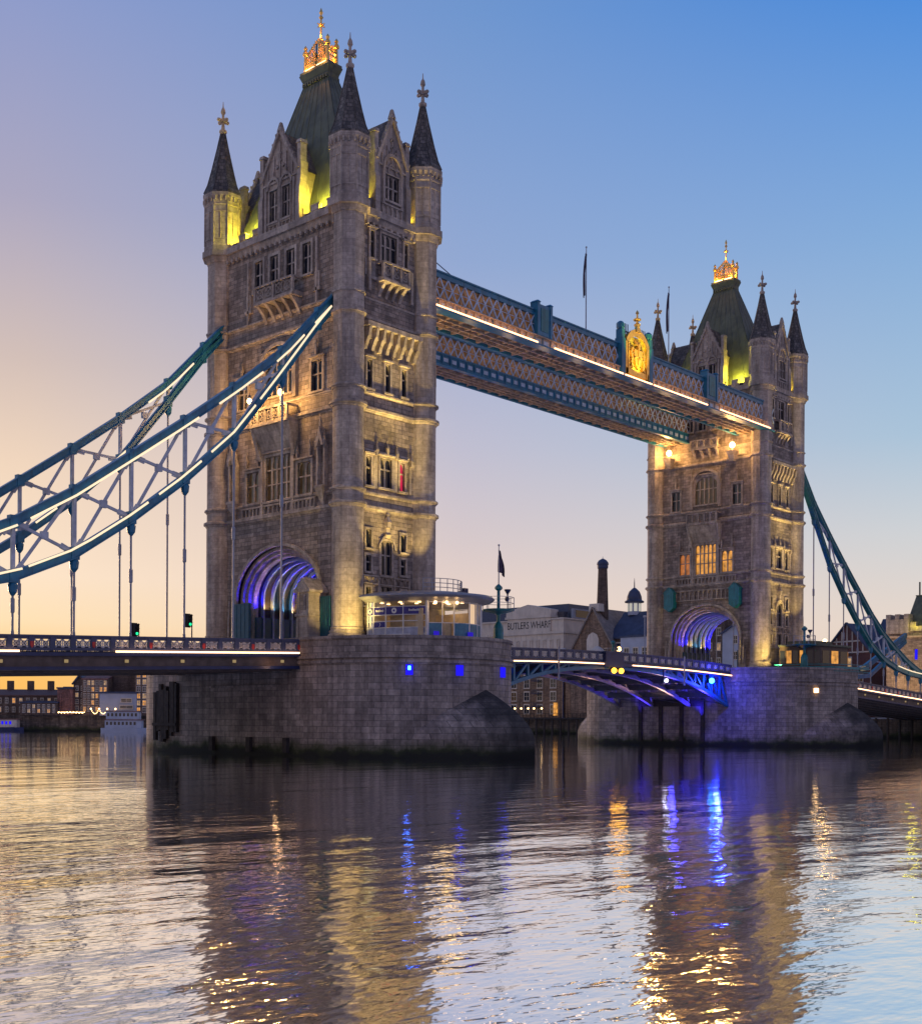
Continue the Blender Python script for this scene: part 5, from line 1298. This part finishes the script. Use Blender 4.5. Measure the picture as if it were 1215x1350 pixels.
# --- lower neighbours between warehouse and pier
building('river_apartments', 'plain pale-brown riverside block with tall white window right of the wharf warehouse', 'building', (177, 97.5, 4.2), -PI/2, 11, 14, 17.5, BRICK, [(-1.2, 3.6, 1.6, 4.2, GLASS), (-1.2, 9., 1.6, 3.5, GLASS), (2.8, 3.6, 1.2, 2.4, GLASSW)], 'flat', None, 1.)
T = building('brewhouse', 'brown brick gabled brewhouse under the tall chimney', 'building', (171, 89.6, 4.2), -PI/2, 14, 16, 17., BRICK, [(-3.2, 15.2, 1.1, 1.5, LITD), (3.0, 15.2, 1.1, 1.5, LITD)], 'gable_front', GREYST, 11.2)
mb = MB(lambda u, d, z: (u, -d, z)); mb.ext([(-1.9, 17.2), (1.9, 17.2), (1.9, 20.2), (1.3, 21.4), (0, 22), (-1.3, 21.4), (-1.9, 20.2)], .02, .2); mb.build('gable_panel', [STUCCO], T)
mb = MB(); mb.frust((-1.6, 1.6, 0.2, 3), 27.4, (-1.5, 1.5, .3, 2.9), 29.4); mb.build('chimney_base', [STUCCO], T)
T = thing('chimney', 'tall round-capped brick chimney behind the brewhouse gable', 'chimney', (174.5, 89.2, 4.2))
mb = MB(); mb.lathe([(1.7, 0), (1.55, 27), (1.35, 33), (1.15, 39.6)], 20); mb.build('stack', [DBRICK], T)
mb = MB(); mb.lathe([(1.2, 38.6), (1.38, 38.8), (1.4, 39.6), (1.55, 39.7), (1.45, 40.2), (1.0, 40.8), (.3, 41.2), (.06, 41.3), (.05, 41.8)], 20); mb.build('cap', [BSLATE], T)
T = building('brewery_hall', 'long slate-roofed brewery hall with a domed cupola', 'building', (173, 77.5, 4.2), -PI/2, 17, 14, 20.5, DBRICK, [(-5.5, 16., 4.5, 3., GLASS), (1., 15.6, 3., 2.6, GLASS)], 'gable_side', BSLATE, 7.)
cp = MB(); c0 = (-5.6, 7.); cp.lathe([(1.75, 26.6), (1.75, 30.), ], 8, c0, PI/8); cp.build('cupola', [FWHITE], T)
cp = MB(); cp.lathe([(2.5, 29.9), (2.55, 30.2), (2.0, 30.5), (1.9, 31.4), (1.4, 32.7), (.6, 33.5), (.15, 33.8), (.12, 35), (.03, 36.3)], 16, c0); cp.build('cupola_dome', [BSLATE], T)
cp = MB(); 
for k in range(8): a = k*PI/4; q = Vector((c0[0]+1.66*math.cos(a), c0[1]+1.66*math.sin(a), 0)); t_ = Vector((-math.sin(a), math.cos(a), 0)); cp.bar(q-t_*.42+Vector((0, 0, 28.6)), q+t_*.42+Vector((0, 0, 28.6)), .1, 2.)
cp.build('cupola_window', [glow('cupola_sky_glass', (.8, .75, .65), .6)], T)
building('white_boathouse', 'white balconied house with a round orange lamp at the foot of the farther tower', 'building', (168, 74.5, 4.2), -PI/2, 9, 8, 20., FWHITE, grid(-4, 4, 3, 8, 18, 3, 1.3, 1.9), 'flat', None, .6)
T = thing('street_lamp', 'round orange street lamp in front of the white balconied house', 'street lamp', (150, 66.9, 4.2)); mb = MB(); mb.tube((0, 0, 0), (0, 0, 15.4), .16, 8); mb.build('post', [NAVY], T); mb = MB(); mb.ball((0, 0, 15.9), .62, 10); mb.build('globe', [BULBW], T)
T = thing('street_lamp', 'thin pole with a small pale lamp left of the farther tower', 'street lamp', (166, 70.5, 4.2)); mb = MB(); mb.tube((0, 0, 0), (0, 0, 24.5), .14, 8); mb.box(-.3, .3, -.3, .3, 24.5, 25); mb.build('post', [RODM], T)
for x, y, lb in ((167.5, 96.5, 'left'), (166.5, 85., 'right')):
    T = thing('parasol', lb+' one of two pale domed canopies seen over the leaf parapet', 'canopy', (x, y, 4.2)); mb = MB(); mb.lathe([(2.3, 15.6), (2.2, 16.3), (1.6, 17.2), (.7, 17.9), (.1, 18.1), (.08, 19.6)], 14); mb.build('canopy_top', [STUCCO], T); mb = MB(); mb.tube((0, 0, 0), (0, 0, 15.7), .2, 8); mb.build('post', [NAVY], T)
# --- buildings seen through the farther arch and right of it
building('white_wharf_house', 'pale blue-white gabled house framed by the farther arch', 'building', (167, 44.6, 4.2), -PI/2+.12, 9.6, 14, 19.8, FWHITE, grid(-3.2, 3.2, 2, 9, 20, 3, .9, 1.7, 0), 'gable_front', BSLATE, 2.8)
building('dark_wharf_house', 'dark brick house left of the pale gabled house, framed by the farther arch', 'building', (168, 53.6, 4.2), -PI/2, 7.6, 14, 24, DBRICK, grid(-3.5, 3.5, 3, 8, 22, 4, 1., 1.6, .15, (LITD,)), 'flat', None, 1.)
building('brick_wharf_house', 'brick house half hidden behind the farther arch wall', 'building', (170, 60., 4.2), -PI/2, 10, 14, 20, BRICK, grid(-4.5, 4.5, 3, 8, 19, 3, 1.2, 1.8, .2, (LITD,)), 'gable_side', BSLATE, 4)
T = building('timbered_pub', 'dark half-timbered gabled house with a lit window behind the right chain', 'building', (186, 28., 4.2), -PI/2-.25, 13, 14, 15.5, paint('red_brown_render', (.12, .05, .045), .8), [(0, 11.5, 2.4, 2.6, LITD), (-3.8, 7., 1.6, 3.2, GLASS), (3.6, 7., 1.6, 3.2, GLASSW)], 'gable_front', BSLATE, 6.6)
mb = MB(lambda u, d, z: (u, -d, z))
for k in range(-3, 4): mb.bar((k*1.5, .06, 15.2), (k*1.5, .06, 15.4+max(0, 6.4*(1-abs(k*1.5)/6.5))), .2, .28)
for z, w_ in ((15.4, 6.4), (18., 3.9)): mb.bar((-w_, .06, z), (w_, .06, z), .2, .3)
mb.build('timber_framing', [STUCCO], T)
building('pub_wing', 'long dark slate-roofed wing between the timbered house and the shore tower', 'building', (192, 19., 4.2), -PI/2, 11, 12, 17, DBRICK, grid(-5, 5, 4, 9, 16, 2, 1.1, 1.6, .1), 'gable_side', BSLATE, 6.8)
building('red_wharf_house', 'low red-brown block on the shore behind the farther pier cabin', 'building', (184, 38., 4.2), -PI/2, 9, 10, 14., DBRICK, grid(-4, 4, 3, 7, 13.5, 2, 1.1, 1.6, .3, (LITD,)), 'gable_side', BSLATE, 3.6)
# --- shore tower of the right side span
T = thing('abutment_tower', 'stone gateway tower with battlements and yellow-lit roof at the right edge', 'gate tower', (176, 0, 4.2))
AT = lambda u, d, z: (-d, u, z)
mb = MB(AT)
fA = arch_fn(5.4, 4.6, 9.5, 0.)
for s in (-1, 1): mb.poly([(s*14.4, 0, 0), (s*5.4, 0, 0), (s*5.4, 0, 19), (s*14.4, 0, 19)])
pts = [fA(t) for t in ATS if .12 <= t <= .88]
for a, b in zip(pts[:-1], pts[1:]): mb.poly([(a[0], 0, a[1]), (b[0], 0, b[1]), (b[0], 0, 19), (a[0], 0, 19)])
for t0, t1 in zip(ATS[:-1], ATS[1:]): A, B = fA(t0), fA(t1); mb.poly([(A[0], 0, A[1]), (B[0], 0, B[1]), (B[0], -9, B[1]), (A[0], -9, A[1])])
for s in (-1, 1): mb.poly([(s*14.4, 0, 0), (s*14.4, -10, 0), (s*14.4, -10, 19), (s*14.4, 0, 19)])
mb.poly([(-14.4, 0, 19), (14.4, 0, 19), (14.4, -10, 19), (-14.4, -10, 19)])
mb.build('wall', [STONE], T)
mb = MB(AT); mb.curve(arch_fn(6.4, 5.5, 9.5, 0), arch_fn(5.4, 4.6, 9.5, 0), ATS, -.6, .25)
mb.box(-14.6, 14.6, 0.01, .3, 17.6, 18.0)
mb.build('archway', [CREAM], T)
mb = MB(AT)
for c in (-11.8, 11.8):
    mb.box(c-2.5, c+2.5, -2.5, .5, 18.5, 21.6)
    for k in range(5):
        if k % 2 == 0: mb.box(c-2.5+k*1., c-1.5+k*1., -2.4, .6, 21.6, 22.7)
for k in range(13):
    if k % 2 == 0: mb.box(-9+k*1.4, -7.6+k*1.4, -.6, .2, 20., 20.9)
mb.box(-9.2, 9.2, -.6, .25, 18.9, 20.)
mb.build('parapet', [TRIM], T)
mb = MB(AT); mb.frust((-10.8, 10.8, -9.5, -.8), 19.2, (-9.3, 9.3, -6.4, -3.6), 26.8); mb.box(-9.4, 9.4, -6.5, -3.5, 26.8, 27.0); mb.lathe([(.3, 27), (.2, 28.5), (.3, 29), (.05, 30.2)], 8, (5.0, 6.6)) if False else mb.box(9.0, 9.25, -5.2, -4.9, 26.8, 30.)
mb.build('roof', [LEAD], T)
mb = MB(AT)
for u in (-7.6, 7.8): mb.box(u-.28, u+.28, .02, .08, 12.8, 15.)
mb.build('slit_window', [BLUEL], T)
for y, e in ((7.8, 120), (3, 90), (9.2, 150)): light('shore_glow', 'POINT', (174.8 if y != 9.2 else 177, y, 24.2), e, (.95, .85, .05), None, .6)
light('shore_flood', 'SPOT', (166, 10, 9), 6000, (1, .62, .25), None, .3, (176, 9, 16), 80, .7); light('arch_glow', 'POINT', (180, 2.5, 11), 500, (.25, .05, 1), None, .3)
# shore piling and moored clutter at the right edge
T = thing('timber_jetty', 'dark timber piles with a pale walkway below the right road deck', 'jetty', (170, 10, 0))
mb = MB()
for k in range(16): mb.lathe([(.3, -2), (.3, 4.4)], 8, (0, -22+k*2.6))
mb.build('piles', [TARRED], T); mb = MB(); mb.box(-1, 1.2, -24, 18.5, 5.4, 5.75); mb.box(-.1, .1, -24, 18.5, 4.2, 4.5); mb.build('walkway_plank', [GREY], T)
mb = MB(); mb.box(173, 175.8, -30, 15, 4.22, 10); mb.build('quay_wall', [BRICK]) if False else None
T = building('shore_wall', 'reddish shore wall under the end of the right road deck', 'wall', (174, -6, 4.2), -PI/2, 44, 3, 4.4, DBRICK, [], 'flat', None, .2)
# --- river frontage below the left leaf: dark jetty, small lamps
T = thing('timber_jetty', 'dark timber jetty with a row of small lamps in front of the wharf warehouse', 'jetty', (171, 106, 0))
mb = MB(); mb.box(-1.4, 1., -16, 22, 3.9, 4.3)
for k in range(14): mb.lathe([(.28, -2), (.28, 4.)], 8, (-1.1, -15+k*2.7))
for k in range(30): mb.box(-1.4, -1.3, -16+k*1.27, -15.9+k*1.27, 4.3, 5.3)
mb.box(-1.45, -1.25, -16, 22, 5.3, 5.4); mb.build('deck', [TARRED], T)
mb = MB()
for k, y in enumerate((2, 4.6, 6.6, 9., 11.2)): mb.ball((-1., y-2.5, 6.7), .26, 8)
mb.build('lamp_row', [BULBW], T)
mb = MB(); mb.box(-1, -.4, -5.4, -4.4, 4.8, 8.2); mb.build('lit_doorway', [LITA], T)
# --- left bank seen under the left road deck; the row faces the bridge along one quay
QB, QR = Vector((71.4, 207.2, 4.2)), Vector((.673, -.74, 0)); QN = Vector((.74, .673, 0)); QZ = -math.radians(47.73)
def q(s, d=0.): v = QB+QR*s+QN*d; return (v.x, v.y, 4.2)
WLIT = (LITA, LITD)
def row(name, label, px0, px1, ytop, d, mat, rects, **k):
    s0, s1 = px0*.198, px1*.198; h = 3.4+(947-ytop)*.198-4.2
    return building(name, label, 'building', q((s0+s1)/2, d), QZ, s1-s0, 12, h, mat, rects, **k)
T = row('brown_warehouse', 'long low brown warehouse with three chimneys at the far left', -60, 76, 916, 3, DBRICK, grid(-13, 13, 14, .3, 5., 2, .7, 1.2, .12, WLIT), roof='gable_side', rmat=paint('brown_tile', (.13, .07, .06), .8), rh=1.6)
for s in (-2.0, 3.4, 8.8): mb = MB(); mb.box(s-.75, s+.75, 5, 6.2, 6.5, 9.2); mb.build('chimney', [DBRICK], T)
row('low_terrace', 'low dark terrace in front of the brown warehouse with a few lit windows', 30, 79, 927, -2, DBRICK, grid(-4.5, 4.5, 7, .5, 2.9, 2, .6, .8, .35, WLIT), roof='flat', rh=.5)
T = row('arched_warehouse', 'narrow pink brick front with a tall rounded arch', 77, 97, 908, -1, PBRICK, [], roof='flat', rh=.4)
mb = MB(lambda u, d, z: (u, -d, z)); mb.curve(arch_fn(1.35, 1.2, 5.4, .2), arch_fn(.85, .8, 5.3, .2), ATS, .0, .25); mb.box(-.8, .8, .02, .06, .2, 5.4); [mb.box(-.85, .85, .05, .2, 1.+k*1.3, 1.3+k*1.3) for k in range(4)]; mb.build('arch_panel', [PBRICK], T)
row('stepped_warehouse', 'dark gabled warehouse between the pink front and the riverside flats', 95, 112, 901, 1, DBRICK, grid(-1.5, 1.5, 2, 1, 8, 4, .7, 1., .25, WLIT), roof='gable_front', rh=2.2)
row('riverside_flats', 'block of flats with many windows glowing with reflected sky on its right end', 108, 142, 894, 0, BRICK, [r for r in grid(-3.2, 3.2, 6, .8, 9.4, 5, .62, 1.1, .5, WLIT)], roof='gable_side', rmat=PBRICK, rh=1.1)  # pane glow stands in for sky reflected in the glass
row('dark_block', 'tall windowless dark block behind the white wharf building', 138, 182, 884, 4, DBRICK, [(-3+q_, .9, .7, 1., GLASS) for q_ in range(0, 6, 2)], roof='flat', rh=.4)
row('white_wharf_building', 'low pale flat-roofed building beside the moored white boat', 134, 182, 914, -2, FWHITE, [(2.2, 3.6, 2.6, .7, GLASSW), (2.2, 1.9, 3.2, .6, GLASS)], roof='flat', rh=.3)
row('lit_flats', 'slim block with stacked lit windows just left of the nearer pier', 179, 196, 880, -1, BRICK, grid(-1.5, 1.5, 2, .6, 11.5, 6, .8, 1.2, .8, WLIT), roof='flat', rh=.4)
# quay edge with festoon lights, moored boats
T = thing('festoon_lights', 'sagging strings of warm festoon lights along the far quay', 'string lights', q(24, -5))
T.rotation_euler = (0, 0, QZ)
mb = MB()
for k in range(36):
    x = -6.5+k*.19; z = .75+.25*math.sin(k*1.3)*.3; mb.ball((x-.6, 0, z), .1 if k % 4 else .2, 5)
for seg in range(3):
    for k in range(9): t = k/8; mb.ball((1.2+seg*2.1+t*2.1, 0, 1.7-1.25*(1-(2*t-1)**2)), .12 if 0 < k < 8 else .24, 5)
mb.build('bulb_string', [BULBW], T)
for k in range(6): mb = MB(); mb.tube((-7+k*2.6, .1, 0), (-7+k*2.6, .1, 1.9), .05, 5); mb.build('post', [NAVY], T)
def boat(name, label, s, d, L, cab, m, lampm=None):
    v = QB+QR*s+QN*d; T = thing(name, label, 'boat', (v.x, v.y, 0), QZ)
    mb = MB(); prof = [(-L/2, .55), (-L/2+.4, .9), (L/2-2, 1.), (L/2, .05)]
    for (xa, wa), (xb_, wb) in zip(prof[:-1], prof[1:]):
        for s_ in (-1, 1): mb.poly([(xa, s_*wa*1.6, 1.), (xb_, s_*wb*1.6, 1.1), (xb_, s_*wb*1.2, -.4), (xa, s_*wa*1.2, -.4)])
        mb.poly([(xa, -wa*1.6, 1.), (xb_, -wb*1.6, 1.1), (xb_, wb*1.6, 1.1), (xa, wa*1.6, 1.)])
    mb.poly([(-L/2, -.9, 1.), (-L/2, .9, 1.), (-L/2, .66, -.4), (-L/2, -.66, -.4)]); mb.build('hull', [m[0]], T)
    if cab:
        mb = MB(); x0, x1, hh = cab
        for j in range(hh): mb.box(x0+j*.3, x1-j*.6, -1.2, 1.2, 1.02+j*2.2, 3.0+j*2.2); mb.box(x0+j*.3-.3, x1-j*.6+.4, -1.4, 1.4, 3.0+j*2.2, 3.22+j*2.2, 1)
        mb.build('cabin', [m[1], m[2]], T)
        for j in range(hh):
            n = int((x1-x0)/1.1)
            for k in range(n): mb = MB(); mb.box(x0+.3+j*.3+k*1.0, x0+.85+j*.3+k*1.0, -1.23, -1.2, 1.8+j*2.2, 2.6+j*2.2); mb.build('window', [lampm or GLASS], T)
    return T
boat('river_boat', 'two-decked white passenger boat moored beside the nearer pier', 34.6, -8, 11.5, (-4.6, 4.6, 2), (FWHITE, FWHITE, PBRICK))
boat('pleasure_boat', 'small red-roofed boat with purple lights at the far left', 3., -3.5, 9, (-3.2, 3, 1), (NAVY, STUCCO, PBRICK), BLUEL)
boat('barge', 'low dark barge lying in the river at the far left', 3.8, -26, 4.6, None, (TARRED, TARRED, TARRED))
